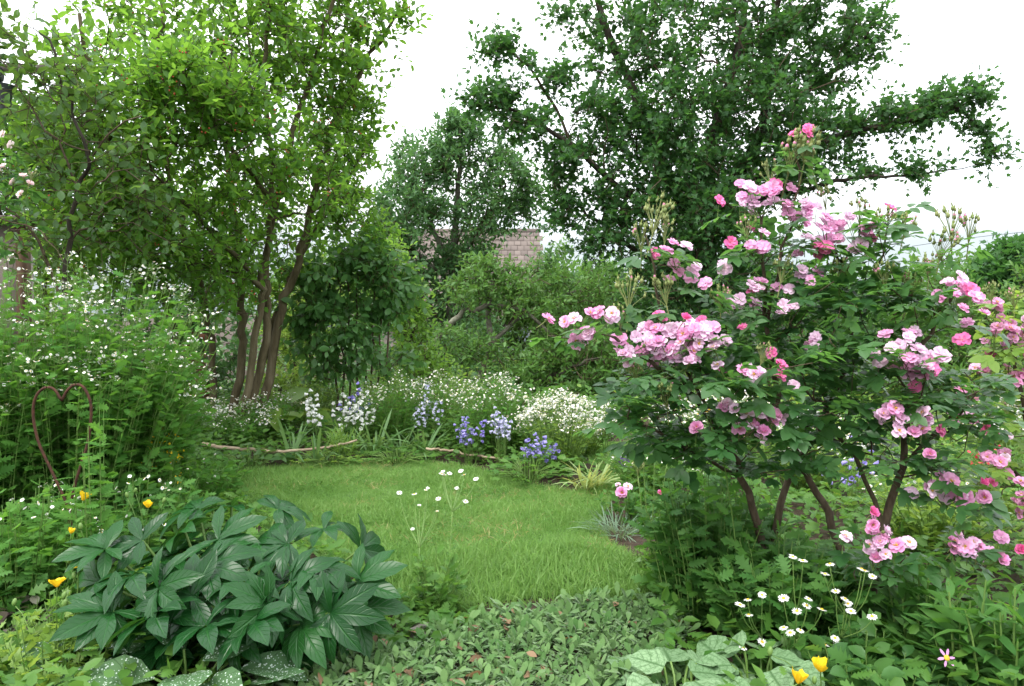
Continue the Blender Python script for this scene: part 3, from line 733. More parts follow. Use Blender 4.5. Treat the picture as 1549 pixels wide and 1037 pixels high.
t = thing('shrub', 'slender dark-stemmed shrub with large rounded leaves at the left edge', 'shrub', up_at(105, 4.6))
crown_tree(t, [dict(p=[(95, 560, 4.6), (98, 430, 4.6), (116, 290, 4.55), (134, 240, 4.5), (105, 160, 4.45), (75, 60, 4.4)], r=(.016, .006), ground=1),
               dict(p=[(134, 240, 4.5), (175, 190, 4.4), (215, 175, 4.4)], r=(.008, .004)),
               dict(p=[(96, 500, 4.6), (70, 380, 4.5), (0, 310, 4.4), (-40, 280, 4.4)], r=(.012, .005))],
    [(60, 100, 4.5, 70, 70, .4), (110, 170, 4.5, 70, 60, .4), (160, 260, 4.5, 70, 50, .35), (60, 240, 4.6, 50, 40, .3, .6), (80, 360, 4.7, 80, 50, .3), (200, 330, 4.8, 70, 60, .4), (0, 60, 4.5, 40, 40, .3)],
    105, M['shrub_front'], M['barkdark'], OV6, .068, K=5, shoots=1.5, SL=(.12, .26), tip=.0028, big=.012, limbname='stem')

t = thing('maple_tree', 'large dark green field maple spreading long boughs over the rose bush', 'tree', up_at(1065, 11.5))
crown_tree(t, [
    dict(p=[(1065, 620, 11.5), (1066, 500, 11.5), (1072, 400, 11.5), (1068, 300, 11.4)], r=(.12, .09), ground=1),
    dict(p=[(1070, 380, 11.5), (1010, 260, 11.3), (950, 120, 11.2), (910, 20, 11.2), (890, -90, 11.2)], r=(.1, .03)),
    dict(p=[(1068, 300, 11.4), (1085, 180, 11.4), (1120, 60, 11.4), (1130, -100, 11.4)], r=(.11, .03)),
    dict(p=[(1080, 330, 11.4), (1150, 200, 11.6), (1165, 60, 11.7), (1200, -80, 11.7)], r=(.1, .03)),
    dict(p=[(1050, 350, 11.4), (960, 300, 11.0), (870, 225, 10.7), (790, 170, 10.6), (712, 158, 10.6)], r=(.06, .012)),
    dict(p=[(1140, 220, 11.6), (1220, 140, 11.8), (1290, 80, 11.9), (1340, 0, 12)], r=(.06, .012)),
    dict(p=[(1090, 320, 11.4), (1180, 250, 11.2), (1270, 205, 11.0), (1380, 180, 10.9), (1450, 168, 10.8), (1488, 200, 10.8), (1512, 240, 10.8)], r=(.065, .012)),
    dict(p=[(1100, 330, 11.4), (1200, 290, 11.1), (1290, 268, 10.9), (1370, 266, 10.8), (1455, 255, 10.8)], r=(.045, .008)),
    dict(p=[(870, 225, 10.7), (820, 130, 10.6), (770, 75, 10.6), (735, 80, 10.6)], r=(.02, .006)),
    dict(p=[(1060, 420, 11.5), (980, 390, 11.2), (900, 330, 11.0), (850, 290, 10.9)], r=(.05, .012)),
], [(1080, 60, 11.4, 130, 110, 1.5), (950, 70, 11.2, 80, 70, 1.0), (1190, 40, 11.6, 100, 85, 1.2), (1000, 170, 11.2, 90, 75, 1.2), (1120, 190, 11.4, 110, 85, 1.3), (1230, 130, 11.7, 60, 55, .7),
    (1290, 60, 11.9, 48, 55, .5), (905, 190, 10.9, 70, 50, .6), (830, 120, 10.6, 38, 32, .3), (745, 150, 10.6, 42, 14, .25, 2.2), (800, 190, 10.6, 55, 22, .35, 1.6), (860, 250, 10.8, 50, 40, .5),
    (850, 320, 10.9, 28, 36, .3), (960, 290, 11.1, 85, 60, 1.0), (1060, 300, 11.4, 95, 75, 1.3), (1160, 260, 11.3, 75, 60, 1.0), (1000, 380, 11.3, 80, 45, .9), (1095, 385, 11.4, 85, 45, 1.0),
    (920, 350, 11.0, 50, 40, .6), (1240, 205, 11.1, 70, 34, .6, 1.5), (1310, 190, 11.0, 55, 22, .45, 1.4), (1375, 172, 10.9, 55, 15, .4, 2.0), (1450, 153, 10.8, 42, 17, .35, 2.0), (1503, 232, 10.8, 18, 12, .15, 2),
    (1478, 195, 10.8, 30, 10, .2, 1.4), (1310, 264, 10.9, 50, 10, .25, 1.3), (1400, 263, 10.8, 48, 7, .2, 1.6), (1335, 70, 11.9, 30, 20, .25), (880, 15, 11.1, 38, 28, .3), (1100, -70, 11.5, 200, 70, 1.4),
    (760, 72, 10.6, 36, 9, .15, 2), (1220, 260, 11.2, 60, 40, .6), (1000, 450, 11.3, 75, 45, .9), (1110, 450, 11.2, 85, 50, 1.0), (1060, 510, 11.0, 80, 35, .6), (1050, 420, 10.8, 110, 50, .4), (1080, 330, 10.5, 90, 60, .4), (1020, 240, 10.6, 70, 50, .4)],
    1750, M['maple'], M['barkdark'], LOB, .108, K=6, shoots=2.4, SL=(.16, .42), tip=.006, big=.035, limbname='limb', nj=.6, ex=2.4, alpha=.3, step=.22)

t = thing('plum_tree', 'round-headed blue-green plum tree in front of the tiled roof', 'tree', up_at(682, 14.0))
crown_tree(t, [
    dict(p=[(680, 640, 14), (682, 500, 14), (684, 400, 14), (692, 300, 14), (696, 180, 14)], r=(.11, .03), ground=1),
    dict(p=[(684, 410, 14), (650, 340, 13.8), (610, 270, 13.7)], r=(.06, .02)), dict(p=[(684, 405, 14), (715, 360, 14.1), (765, 280, 14.2)], r=(.06, .02)),
    dict(p=[(684, 430, 14), (640, 390, 13.6), (590, 350, 13.4)], r=(.045, .015))],
    [(692, 225, 14, 45, 55, .8), (640, 255, 13.8, 55, 55, .8), (755, 255, 14.1, 50, 40, .7), (615, 330, 13.6, 55, 60, .9), (700, 320, 14, 75, 55, 1.0), (785, 305, 14.2, 40, 32, .5),
     (640, 415, 13.8, 75, 45, .9), (700, 395, 14, 40, 30, .6), (590, 450, 13.8, 60, 70, .8), (570, 370, 13.5, 30, 40, .4, .7), (825, 420, 14.2, 40, 30, .4, .6), (695, 470, 14, 70, 60, .9, .7), (800, 290, 14.2, 25, 20, .3), (715, 195, 14, 20, 28, .3), (660, 540, 13.4, 80, 50, .6), (720, 345, 13.6, 35, 30, .4, .6), (590, 400, 13.6, 40, 60, .6)],
    780, M['plum'], M['barkgrey'], OVS, .12, K=7, shoots=2.3, SL=(.2, .42), tip=.006, big=.03, nj=.7, step=.25)

t = thing('apple_tree', 'old leaning apple tree with crooked lichened grey limbs above the flower border', 'tree', up_at(698, 10.2))
crown_tree(t, [
    dict(p=[(696, 660, 10.2), (705, 610, 10.2), (728, 565, 10.2), (742, 520, 10.2), (737, 470, 10.2), (745, 430, 10.2)], r=(.06, .03), ground=1),
    dict(p=[(700, 645, 10.15), (650, 545, 10.1), (672, 500, 10.1), (705, 470, 10.1), (760, 462, 10.1), (810, 482, 10.1), (850, 520, 10.0)], r=(.055, .018), j=.02),
    dict(p=[(650, 545, 10.1), (640, 520, 10.2), (622, 470, 10.3)], r=(.02, .01)),
    dict(p=[(742, 520, 10.2), (800, 470, 10.3), (870, 440, 10.4)], r=(.03, .012)),
    dict(p=[(705, 610, 10.2), (780, 590, 10.0), (850, 560, 9.8), (910, 540, 9.7)], r=(.035, .012))],
    [(820, 450, 10.2, 60, 45, .6), (880, 540, 9.9, 60, 55, .6), (805, 560, 9.9, 60, 45, .5), (740, 430, 10.2, 70, 40, .4, 1.0), (700, 530, 9.9, 60, 40, .4, .6), (860, 600, 9.7, 75, 30, .4), (740, 600, 9.9, 60, 25, .4), (890, 450, 10.3, 40, 45, .4, .7), (940, 570, 9.8, 50, 50, .5)],
    480, M['apple'], M['barkgrey'], OVS, .085, K=7, shoots=2.2, SL=(.14, .3), tip=.0045, big=.022, nj=.7)

t = thing('lilac_shrub', 'dense dark shrub with drooping glossy pointed leaves and bare upright stems', 'shrub', up_at(530, 7.6))
crown_tree(t, [dict(p=[(512+i*9, 640, 7.6 + .05*(i % 3)), (508+i*11, 540, 7.6), (500+i*13, 460, 7.55), (496+i*15, 390, 7.5)], r=(.012, .006), ground=1) for i in range(8)] +
    [dict(p=[(470, 600, 7.7), (468, 500, 7.6), (455, 430, 7.5)], r=(.012, .006), ground=1)],
    [(515, 425, 7.45, 75, 42, .45), (500, 505, 7.35, 62, 50, .35), (585, 440, 7.5, 32, 50, .35), (545, 395, 7.6, 52, 28, .4), (495, 550, 7.3, 50, 30, .3), (605, 555, 7.6, 22, 40, .3, .6), (470, 455, 7.5, 40, 50, .3)],
    145, M['lilac'], M['stick'], OV6, .10, K=6, shoots=2.0, SL=(.16, .32), tip=.003, big=.02, hang=.7, nj=.5, upw=.8)

def bush(name, label, cat, blobs, px, Y, n, lm, tpl, size, group=None, stems=5, K=6, shoots=2.2, SL=(.14, .3), wm='twig', **kw):
    t = thing(name, label, cat, up_at(px, Y), group)
    tops = blobs
    limbs = []
    for i in range(stems):
        b = tops[i % len(tops)]
        top = at(b[0] + uni(-.4, .4)*b[3], b[1], b[2]); g = up_at(px, Y) + np.array([uni(-.12, .12), uni(-.1, .1), -.02])
        limbs.append(dict(p=[tuple(g) + (0,), tuple((g*.6 + top*.4) + np.array([0, 0, .1])) + (0,), tuple(top) + (0,)], r=(.018, .008), ground=1))
    crown_tree(t, limbs, blobs, n, M[lm], M[wm], tpl, size, K=K, shoots=shoots, SL=SL, limbname='stem', **kw)
    return t

# ------------------------------------------------------------------ shrubs that close the garden behind
bush('background_shrub', 'tall mid green shrub filling the gap behind the serviceberry trunk', 'shrub', [(300, 490, 8.6, 90, 45, .3), (300, 470, 9.5, 110, 70, .5), (180, 420, 9.5, 110, 90, .5), (240, 330, 9.8, 120, 60, .5), (320, 560, 9.2, 90, 45, .4), (170, 540, 9, 100, 60, .4)], 240, 9.5, 260, 'plum', OV, .09)
bush('background_shrub', 'yellow-green leafy shrub behind the left shed wall and slender stems', 'shrub', [(60, 420, 9.0, 90, 90, .4), (130, 350, 9, 60, 60, .4), (40, 540, 8.6, 80, 70, .4)], 60, 9.0, 130, 'lime', OV, .085)
bush('background_shrub', 'fresh green loose shrub between serviceberry trunk and dark lilac shrub', 'shrub', [(440, 520, 9.2, 45, 60, .4), (430, 590, 8.6, 50, 40, .3), (470, 440, 9.4, 50, 50, .4)], 440, 9.2, 110, 'bright', OVS, .075)
bush('background_shrub', 'light green upright shrub at the far side of the lilac shrub', 'shrub', [(625, 480, 8.6, 32, 80, .35), (618, 560, 8.3, 35, 50, .3), (590, 420, 8.8, 40, 50, .35), (650, 570, 8.6, 30, 35, .25)], 622, 8.6, 130, 'lime', OV, .07)
bush('background_shrub', 'dark dense shrub beneath the plum tree', 'shrub', [(600, 540, 12.5, 70, 60, .6), (690, 560, 12.5, 80, 60, .6), (770, 590, 12.5, 60, 45, .6), (660, 610, 11.5, 100, 30, .5)], 660, 12.5, 210, 'plum', OVS, .1)
bush('background_tree', 'light green loose tree directly in front of the roof and window', 'tree', [(770, 465, 17, 60, 36, .8), (725, 455, 17, 40, 40, .6, .8), (800, 500, 17, 60, 50, .8), (730, 520, 17, 60, 45, .8), (850, 470, 17, 50, 50, .8), (835, 400, 17, 30, 40, .5, .8)], 775, 17, 330, 'apple', OVS, .13, tip=.006, SL=(.2, .45), wm='barkgrey')
bush('background_shrub', 'grey-green shrub under the lower maple boughs', 'shrub', [(900, 520, 12.5, 60, 70, .6), (970, 500, 12.5, 70, 70, .6), (1060, 530, 12.8, 80, 70, .7), (930, 600, 11.0, 90, 40, .5), (1050, 600, 11.0, 90, 40, .5)], 960, 12.5, 320, 'plum', OVS, .11)
bush('hedge_shrub', 'loose pale green shrub behind the roses at right edge', 'shrub', [(1420, 450, 8.8, 60, 55, .5), (1500, 500, 8.8, 70, 70, .5), (1380, 540, 8.8, 70, 60, .5), (1470, 580, 8.4, 100, 45, .5), (1575, 480, 8.8, 50, 80, .5)], 1450, 8.8, 330, 'apple', OVS, .085)
bush('hedge_shrub', 'mid green bush behind the middle of the rose bush', 'shrub', [(1180, 520, 10.2, 80, 70, .6), (1280, 490, 10.2, 80, 70, .6), (1230, 590, 9.8, 110, 45, .5), (1320, 590, 9.8, 70, 45, .5)], 1240, 10.2, 300, 'plum', OVS, .1)
bush('distant_tree', 'far round green tree top at the right edge below the wire', 'tree', [(1535, 400, 26, 42, 34, 1.5), (1500, 425, 26, 40, 25, 1.2), (1570, 440, 26, 60, 40, 1.5)], 1530, 26, 200, 'maple', LOB, .3, stems=4, SL=(.4, .9), wm='barkdark', tip=.01, big=.05, step=.4)
bush('distant_tree', 'hazy grey-green tree seen beneath the gutter at left edge', 'tree', [(40, 200, 24, 60, 60, 1.5), (60, 290, 24, 90, 70, 1.5), (-40, 240, 24, 60, 80, 1.5)], 40, 24, 240, 'plum', OVS, .3, stems=5, SL=(.4, .9), wm='barkdark', tip=.01, big=.05, step=.4)
for (px, w, lab) in ((500, 90, 'low distant tree between serviceberry and plum tree'), (900, 90, 'low distant tree between roof and maple trunk'), (1180, 130, 'low distant tree behind the maple trunk'), (1400, 120, 'low distant tree far behind the right rose branches')):
    bush('distant_tree', lab, 'tree', [(px, 440, 27, w, 42, 1.5), (px-w*.6, 465, 27, w*.8, 35, 1.5), (px+w*.7, 470, 27, w*.8, 30, 1.5), (px, 500, 26, w*1.3, 30, 1.5)], px, 27, 230, 'apple', OVS, .3, stems=4, SL=(.4, .9), wm='barkdark', tip=.01, big=.05, step=.4)

# ------------------------------------------------------------------ flowers and herbs
def disc_tpl(k=6, cup=.15):
    a = np.arange(k)*2*PI/k
    v = np.concatenate([[(0, 0, 0)], np.stack([np.sin(a)*.5*(1 - .12*(np.arange(k) % 2)), np.cos(a)*.5*(1 - .12*(np.arange(k) % 2)), np.full(k, cup)], 1)])
    return v, [np.array([(0, 1 + (i+1) % k, 1 + i) for i in range(k)])], np.concatenate([[(.5, .1)], np.full((k, 2), .9)])
DISC = [disc_tpl(8, .06), disc_tpl(10, -.05)]; EYE = [disc_tpl(6, -.15)]
def bell_tpl():
    k = 5; v, f = [], []
    for j, (y, r) in enumerate(((0, .12), (.35, .3), (.75, .34), (1, .56))):
        for i in range(k*2):
            a = i*PI/k; rr = r*(1 if j < 3 or i % 2 == 0 else .72); v.append((math.sin(a)*rr, y, math.cos(a)*rr))
    n = k*2
    for j in range(3):
        for i in range(n): f.append((j*n+i, j*n+(i+1) % n, (j+1)*n+(i+1) % n, (j+1)*n+i))
    v = np.array(v); return v, [np.array(f)], np.stack([v[:, 0]+.5, v[:, 1]], 1)
BELL = [bell_tpl()]
def petal_grid(L=1.0, w=.9, e0=.4, e1=0.0, ruf=.06, rows=5, cols=5, notch=.06, seed=0):
    r = np.random.default_rng(seed); v, uv = [], []
    y = z = 0.0
    for i in range(rows):
        t = i/(rows-1); e = e0 + (e1-e0)*t
        if i: y += math.cos(e)*L/(rows-1); z += math.sin(e)*L/(rows-1)
        wd = w*(.16 + .84*math.sin(min(1, t*.95 + .02)*PI*.62)**.9)*(1 if t < .99 else .78)
        for j in range(cols):
            u = -1 + 2*j/(cols-1)
            yy = y - (abs(u)**2)*.10*t*L - (notch*L if (t > .99 and j == cols//2) else 0)
            zz = z + abs(u)**1.6*.16*wd*L*(1 + .5*math.sin(e)) + r.normal()*ruf*t*L*.6
            v.append((u*wd/2*L, yy, zz)); uv.append(((u+1)/2, t))
    f = np.array([(i*cols+j, i*cols+j+1, (i+1)*cols+j+1, (i+1)*cols+j) for i in range(rows-1) for j in range(cols-1)])
    return np.array(v), f, np.array(uv)
def add_petals(mb, layers, mat=0, seed=0):
    """layers: (count, length, width, e0, e1, radial offset, height)"""
    r = np.random.default_rng(seed)
    for li, (k, L, w, e0, e1, ro, h) in enumerate(layers):
        for i in range(k):
            v, f, uv = petal_grid(L*r.uniform(.88, 1.08), w, e0 + r.normal()*.12, e1 + r.normal()*.18, seed=int(r.integers(1e6)))
            a = (i + .5*(li % 2))*2*PI/k + r.normal()*.13; c, s = math.cos(a), math.sin(a)
            q = v + np.array([0, ro, h]); q = np.stack([q[:, 0]*c - q[:, 1]*s, q[:, 0]*s + q[:, 1]*c, q[:, 2]], 1)
            mb.add(q, [f], np.full(len(q), r.random()), uv, mat)
def rose_mesh(name, mat, layers, seed):
    mb = MB(); add_petals(mb, layers, 0, seed)
    v = np.array([(0, 0, -.006)]); ball(mb, v, .0065, 1)              # the green cup under the petals
    tubes(mb, np.array([[(0, 0, -.004), (0.002, 0, -.025), (.003, .002, -.045)]]), np.array([[.0018, .0016, .0014]]), 4, 1)
    return mb.mesh(name, [M[mat], M['budgreen']])
R_ = .023
OPEN = [(5, R_, 1.05, .35, -.15, .002, 0), (5, R_*.88, .9, .7, .2, .002, .002), (3, R_*.55, .7, 1.0, .7, .002, .003)]
HALF = [(6, R_, 1.0, .7, .25, .002, 0), (5, R_*.9, .95, 1.0, .75, .002, .001), (4, R_*.75, .85, 1.25, 1.35, .003, .001)]
CUP = [(5, R_*.85, 1.05, 1.0, .8, .003, 0), (5, R_*.85, .95, 1.25, 1.45, .003, 0), (4, R_*.72, .85, 1.4, 1.8, .003, 0)]
ROSES = dict(pink=[rose_mesh('bloom', 'pink', OPEN, 1), rose_mesh('bloom', 'pink', HALF, 2), rose_mesh('bloom', 'pink', OPEN, 5)],
             palepink=[rose_mesh('bloom', 'palepink', OPEN, 3), rose_mesh('bloom', 'palepink', OPEN, 4), rose_mesh('bloom', 'palepink', HALF, 6)],
             hotpink=[rose_mesh('bloom', 'hotpink', CUP, 7), rose_mesh('bloom', 'hotpink', HALF, 8)],
             blush=[rose_mesh('bloom', 'blush', OPEN, 9), rose_mesh('bloom', 'blush', HALF, 10)],
             cream=[rose_mesh('bloom', 'cream', OPEN, 11), rose_mesh('bloom', 'cream', HALF, 12)])
mb = MB(); q = rnd(16)*np.array([.0035, .0035, .001]) + np.array([0, 0, .007]); ball(mb, q, .0013, 0, 3, 5)
tubes(mb, np.stack([np.zeros((16, 3)), q], 1), np.full((16, 2), .0004), 3)
STAMENS = mb.mesh('stamens', M['stamen'])
def bloom(root, p, colr, d=None, s=1.0, name='bloom'):
    d = np.array([uni(-.7, .7), -.65 + uni(-.4, .55), .55 + uni(-.45, .5)]) if d is None else d
    v = RNG.integers(0, len(ROSES[colr])); o = inst(name, ROSES[colr][v], root, p, face_rot(d, uni(0, 6.28)), s*uni(.85, 1.15))
    if colr != 'hotpink':
        st = bpy.data.objects.new('stamens', STAMENS); C.objects.link(st); st.parent = o
    return o
def daisy_mesh(name, petals=15, r=.014, seed=0, mat='white', droop=0.0):
    mb = MB(); rr = np.random.default_rng(seed)
    P = leaf_tpl([.2, .36, .4, .34, .12], .0, droop)
    k = petals; a = np.arange(k)*2*PI/k + rr.normal(size=k)*.06
    D = np.stack([np.cos(a), np.sin(a), rr.normal(size=k)*.08 + .03], 1)
    scatter(mb, [P], D*r*.26, D, np.tile([0, 0, 1.], (k, 1)), r*.78*rr.uniform(.9, 1.08, k), mat=0)
    ball(mb, [(0, 0, r*.06)], r*.36, 1, 5, 9, (1, 1, .55))
    tubes(mb, np.array([[(0, 0, 0), (0, 0, -.02)]]), np.full((1, 2), .0012), 4, 2)
    return mb.mesh(name, [M[mat], M['stamen'], M['stem']])
DAISY = [daisy_mesh('daisy', 15, seed=1), daisy_mesh('daisy', 13, seed=2, droop=.3), daisy_mesh('daisy', 17, seed=3)]
FLEA = [daisy_mesh('daisy', 20, .0115, 5), daisy_mesh('daisy', 18, .0105, 6, droop=-.2)]

def fan(base, R, h, n, lean=(0, 0), rb=.3, hv=.25, K=5, dome=True):
    """n stems from a patch up into a dome: (n,K,3)"""
    a = uni(0, 6.28, n); r = np.sqrt(RNG.random(n))
    d = np.stack([np.cos(a), np.sin(a)], 1)*r[:, None]
    H = h*uni(1-hv, 1, n)*(1 - (.3*r*r if dome else 0))
    b = np.concatenate([np.asarray(base)[:2] + d*R*rb, np.zeros((n, 1))], 1)
    tip = np.concatenate([np.asarray(base)[:2] + d*R + np.asarray(lean), H[:, None]], 1)
    t = np.linspace(0, 1, K)[None, :, None]
    mid = b*.5 + tip*.5; mid[:, 2] = H*.62; mid[:, :2] = b[:, :2]*.72 + tip[:, :2]*.28
    return (1-t)**2*b[:, None] + 2*t*(1-t)*mid[:, None] + t*t*tip[:, None]
def along(mb, P, k, t0, t1, tpl, s0, s1, mat=0, out=.9, upd=.25, upw=1.0, nj=.45):
    n, K, _ = P.shape
    for j in range(k):
        t = np.clip(t0 + (t1-t0)*(j + RNG.random(n))/k, 0, .999); x = t*(K-1); i = x.astype(int); u = (x-i)[:, None]; ar = np.arange(n)
        p = P[ar, i]*(1-u) + P[ar, i+1]*u; T = nrm(P[ar, i+1] - P[ar, i])
        a = uni(0, 6.28, n); sd = np.stack([np.cos(a), np.sin(a), np.zeros(n)], 1)
        d = sd*out + T*.3 + np.array([0, 0, upd]) + rnd(n)*.2
        scatter(mb, tpl, p, d, np.array([0, 0, 1.])*upw + rnd(n)*nj, (s0 + (s1-s0)*t)*uni(.7, 1.15, n), mat=mat)
def heads(mb, tips, m, r, size, mats=(0, 1), tilt=.35, flat=.4, ped=None, eye=.42, stemmb=None):
    """corymbs of small round flowers, m at each tip"""
    n = len(tips)*m; P = np.repeat(tips, m, 0); o = rnd(n)*np.array([r, r, r*flat]); Q = P + o
    N = np.array([0, 0, 1.]) + rnd(n)*tilt; D = rnd(n); s = size*uni(.7, 1.15, n)
    scatter(mb, DISC, Q, D, N, s, mat=mats[0])
    if eye: 
        Nn = nrm(N); scatter(mb, EYE, Q + Nn*(s*.12)[:, None], D, N, s*eye, mat=mats[1])
    if stemmb is not None:
        tubes(stemmb, np.stack([P - np.array([0, 0, r*1.1]), (P+Q)/2 - np.array([0, 0, r*.3]), Q], 1), np.full((n, 3), .0009), 3, 1)
def herb(name, label, cat, base, R, h, n, lm, tpl, size, lean=(0, 0), k=8, group=None, flower=None, rb=.35, r=.0025, basal=0, t0=.12, up=.2, tiny=.6, sm='stem', nj=.45, hv=.3, dome=True):
    t = thing(name, label, cat, (base[0], base[1], 0), group)
    P = fan(base, R, h, n, lean, rb, hv, dome=dome); lf = MB()
    tubes(lf, P, np.linspace(r*1.2, r*.5, 5)[None], 4, 1)
    along(lf, P, k, t0, .95, tpl, size, size*tiny, upd=up, nj=nj)
    if basal:
        a = uni(0, 6.28, basal); q = np.stack([base[0] + np.cos(a)*R*uni(0, .8, basal), base[1] + np.sin(a)*R*uni(0, .8, basal), uni(.02, h*.35, basal)], 1)
        scatter(lf, tpl, q, np.stack([np.cos(a), np.sin(a), uni(.1, .9, basal)], 1), np.array([0, 0, 1.]) + rnd(basal)*.4, size*uni(.8, 1.2, basal))
    if flower:
        fb = MB(); f = flower; tips = P[:, -1]; tips = tips[RNG.random(len(tips)) < f.get('p', 1)]
        if f['t'] == 'corymb': heads(fb, tips, f['m'], f['r'], f['s'], stemmb=lf)
        elif f['t'] == 'bells':
            m = f['m']; S = P[RNG.random(n) < f.get('p', 1)]
            for j in range(m):
                t_ = (.55 + .44*j/m); x = t_*4; i = int(x); u = x-i; q = S[:, i]*(1-u) + S[:, min(i+1, 4)]*u; a = uni(0, 6.28, len(S))
                d = np.stack([np.cos(a), np.sin(a), uni(-.5, .5, len(S))], 1)
                scatter(fb, BELL, q + d*.006, d, rnd(len(S)), f['s']*uni(.75, 1.1, len(S)))
        elif f['t'] == 'dots':
            heads(fb, tips, f['m'], f['r'], f['s'], eye=0, tilt=1.2, flat=1.0)
        bl = fb.build('blossoms', [M[f['c']], M['stamen']], t)
    lf.build('foliage', [M[lm], M[sm]], t)
    return t
def fan_blades(name, label, cat, base, n, L, lm, group=None, spread=.5, wid=.9, z=0.0, R=.05):
    t = thing(name, label, cat, (base[0], base[1], 0), group); mb = MB(); a = uni(0, 6.28, n)
    P = np.stack([base[0] + np.cos(a)*R*RNG.random(n), base[1] + np.sin(a)*R*RNG.random(n), np.zeros(n)], 1)
    D = np.stack([np.cos(a)*spread*uni(.2, 1, n), np.sin(a)*spread*uni(.2, 1, n), np.ones(n)], 1)
    scatter(mb, STRAP, P, D, np.stack([np.cos(a), np.sin(a), np.full(n, .5)], 1)*-1 + rnd(n)*.3, L*uni(.6, 1.1, n), wid=wid*uni(.8, 1.2, n))
    mb.build('foliage', M[lm], t); return t

# low ground cover in the beds
def cover(name, poly_px, n, lm, tpl, size, h, hvar=.6, world=None):
    xy = fill(np.array([gnd(*p)[:2] for p in poly_px]) if world is None else np.array(world), n)
    z = h*(RNG.random(n)**1.3)*(1 + hvar*vnoise(xy, 3.5, int(RNG.integers(99)))); z = np.maximum(z, .008)
    a = uni(0, 6.28, n); mb = MB()
    scatter(mb, tpl, np.concatenate([xy, z[:, None]], 1), np.stack([np.cos(a), np.sin(a), uni(-.1, .8, n)], 1), np.array([0, -.15, 1.]) + rnd(n)*.45, size*uni(.6, 1.25, n), tone=np.clip(.5 + .4*vnoise(xy, 5, 4) + rnd(n, 1)[:, 0]*.2, 0, 1))
    return kind(mb.build(name, M[lm]), 'stuff')
cover('undergrowth', [(-420, 1500), (-300, 760), (-100, 690), (140, 650), (330, 650), (335, 728), (400, 805), (520, 868), (560, 930), (380, 1100)], 15000, 'herb', PIN + OV, .06, .16)
cover('undergrowth', [(-200, 690), (60, 640), (330, 585), (640, 585), (900, 585), (1000, 610), (960, 660), (895, 672), (885, 690), (905, 735), (865, 742), (810, 733), (740, 714), (650, 698), (560, 695), (470, 700), (380, 711), (330, 726), (200, 720)], 26000, 'herb', OV + PIN, .055, .2)
cover('undergrowth', [(1010, 675), (1090, 640), (1500, 600), (1900, 620), (2300, 900), (2100, 1500), (1200, 1300), (1000, 1010), (990, 900), (1050, 860), (1010, 820), (960, 760), (1000, 715)], 26000, 'herb', PIN + OV, .06, .2)
cover('meadow_growth', [(1330, 600), (1900, 590), (2200, 700), (1700, 900), (1420, 860), (1340, 760)], 12000, 'bright', OVS + PIN, .06, .22)
cover('meadow_growth', [(700, 560), (1500, 545), (1900, 590), (1500, 640), (1090, 660), (900, 630)], 9000, 'bright', OVS, .09, .3)
cover('wood_floor', None, 9000, 'plum', OV, .14, .35, world=[(-9, 8.3), (12, 9.5), (20, 24), (-18, 24)])

FEV = dict(t='corymb', c='white')
def fv(m=8, r=.035, s=.018, p=1.0): return dict(t='corymb', c='white', m=m, r=r, s=s, p=p)
# back border
herb('feverfew', 'white-flowered feverfew drift at the foot of the serviceberry trunk', 'flower', gnd(365, 676), .34, .42, 90, 'fever', PIN, .06, flower=fv(6, .03, .018, .6), k=8)
herb('feverfew', 'white feverfew further back between serviceberry trunk and lilac shrub', 'flower', gnd(420, 665), .35, .5, 70, 'fever', PIN, .06, flower=fv(6, .03, .018, .6), k=8)
herb('feverfew', 'green feverfew thicket with few flowers behind the euphorbia', 'flower', gnd(262, 684), .34, .46, 100, 'fever', PIN, .06, flower=fv(5, .03, .018, .35), k=9)
herb('feverfew', 'airy white feverfew between the two dry sticks', 'flower', gnd(600, 676), .36, .68, 100, 'fever', PIN, .055, flower=fv(6, .045, .017, .5), k=11)
herb('feverfew', 'white feverfew behind the blue campanula and second dry stick', 'flower', gnd(665, 672), .33, .66, 90, 'fever', PIN, .055, flower=fv(6, .045, .017, .5), k=11)
herb('feverfew', 'dense white feverfew in the middle of the border left of the cream rose', 'flower', gnd(750, 690), .36, .72, 130, 'fever', PIN, .055, flower=fv(6, .05, .018, .5), k=11)
herb('feverfew', 'lime-tinted feverfew mound at the far end of the border', 'flower', gnd(850, 712), .33, .60, 140, 'bright', PIN, .05, flower=fv(10, .03, .017), k=7)
herb('feverfew', 'small feverfew clump at the border tip beside the pale iris leaves', 'flower', gnd(885, 690), .2, .34, 60, 'bright', PIN, .05, flower=fv(10, .03, .017), k=7)
herb('campanula', 'violet-blue campanula bells left of the middle of the border', 'flower', gnd(712, 702), .16, .46, 16, 'herb', LAN, .07, flower=dict(t='bells', c='blue', m=4, s=.027), k=7)
herb('campanula', 'violet-blue campanula at the border front below the cream rose', 'flower', gnd(815, 722), .18, .36, 15, 'herb', LAN, .07, flower=dict(t='bells', c='blue', m=4, s=.028), k=7)
herb('campanula', 'pale blue campanula among the airy feverfew', 'flower', gnd(645, 680), .17, .62, 13, 'herb', LAN, .06, flower=dict(t='bells', c='paleblue', m=6, s=.025), k=7)
herb('campanula', 'pale lilac campanula spires in front of the dense feverfew', 'flower', gnd(762, 705), .12, .52, 14, 'herb', LAN, .06, flower=dict(t='bells', c='paleblue', m=6, s=.026), k=7)
herb('campanula', 'white campanula below the lilac shrub, nearest the serviceberry trunk', 'flower', gnd(480, 680), .12, .58,6, 'herb', LAN, .07, flower=dict(t='bells', c='white', m=5, s=.034), k=6)
herb('campanula', 'white campanula below the middle of the lilac shrub', 'flower', gnd(515, 684), .12, .62,6, 'herb', LAN, .07, flower=dict(t='bells', c='white', m=5, s=.034), k=6)
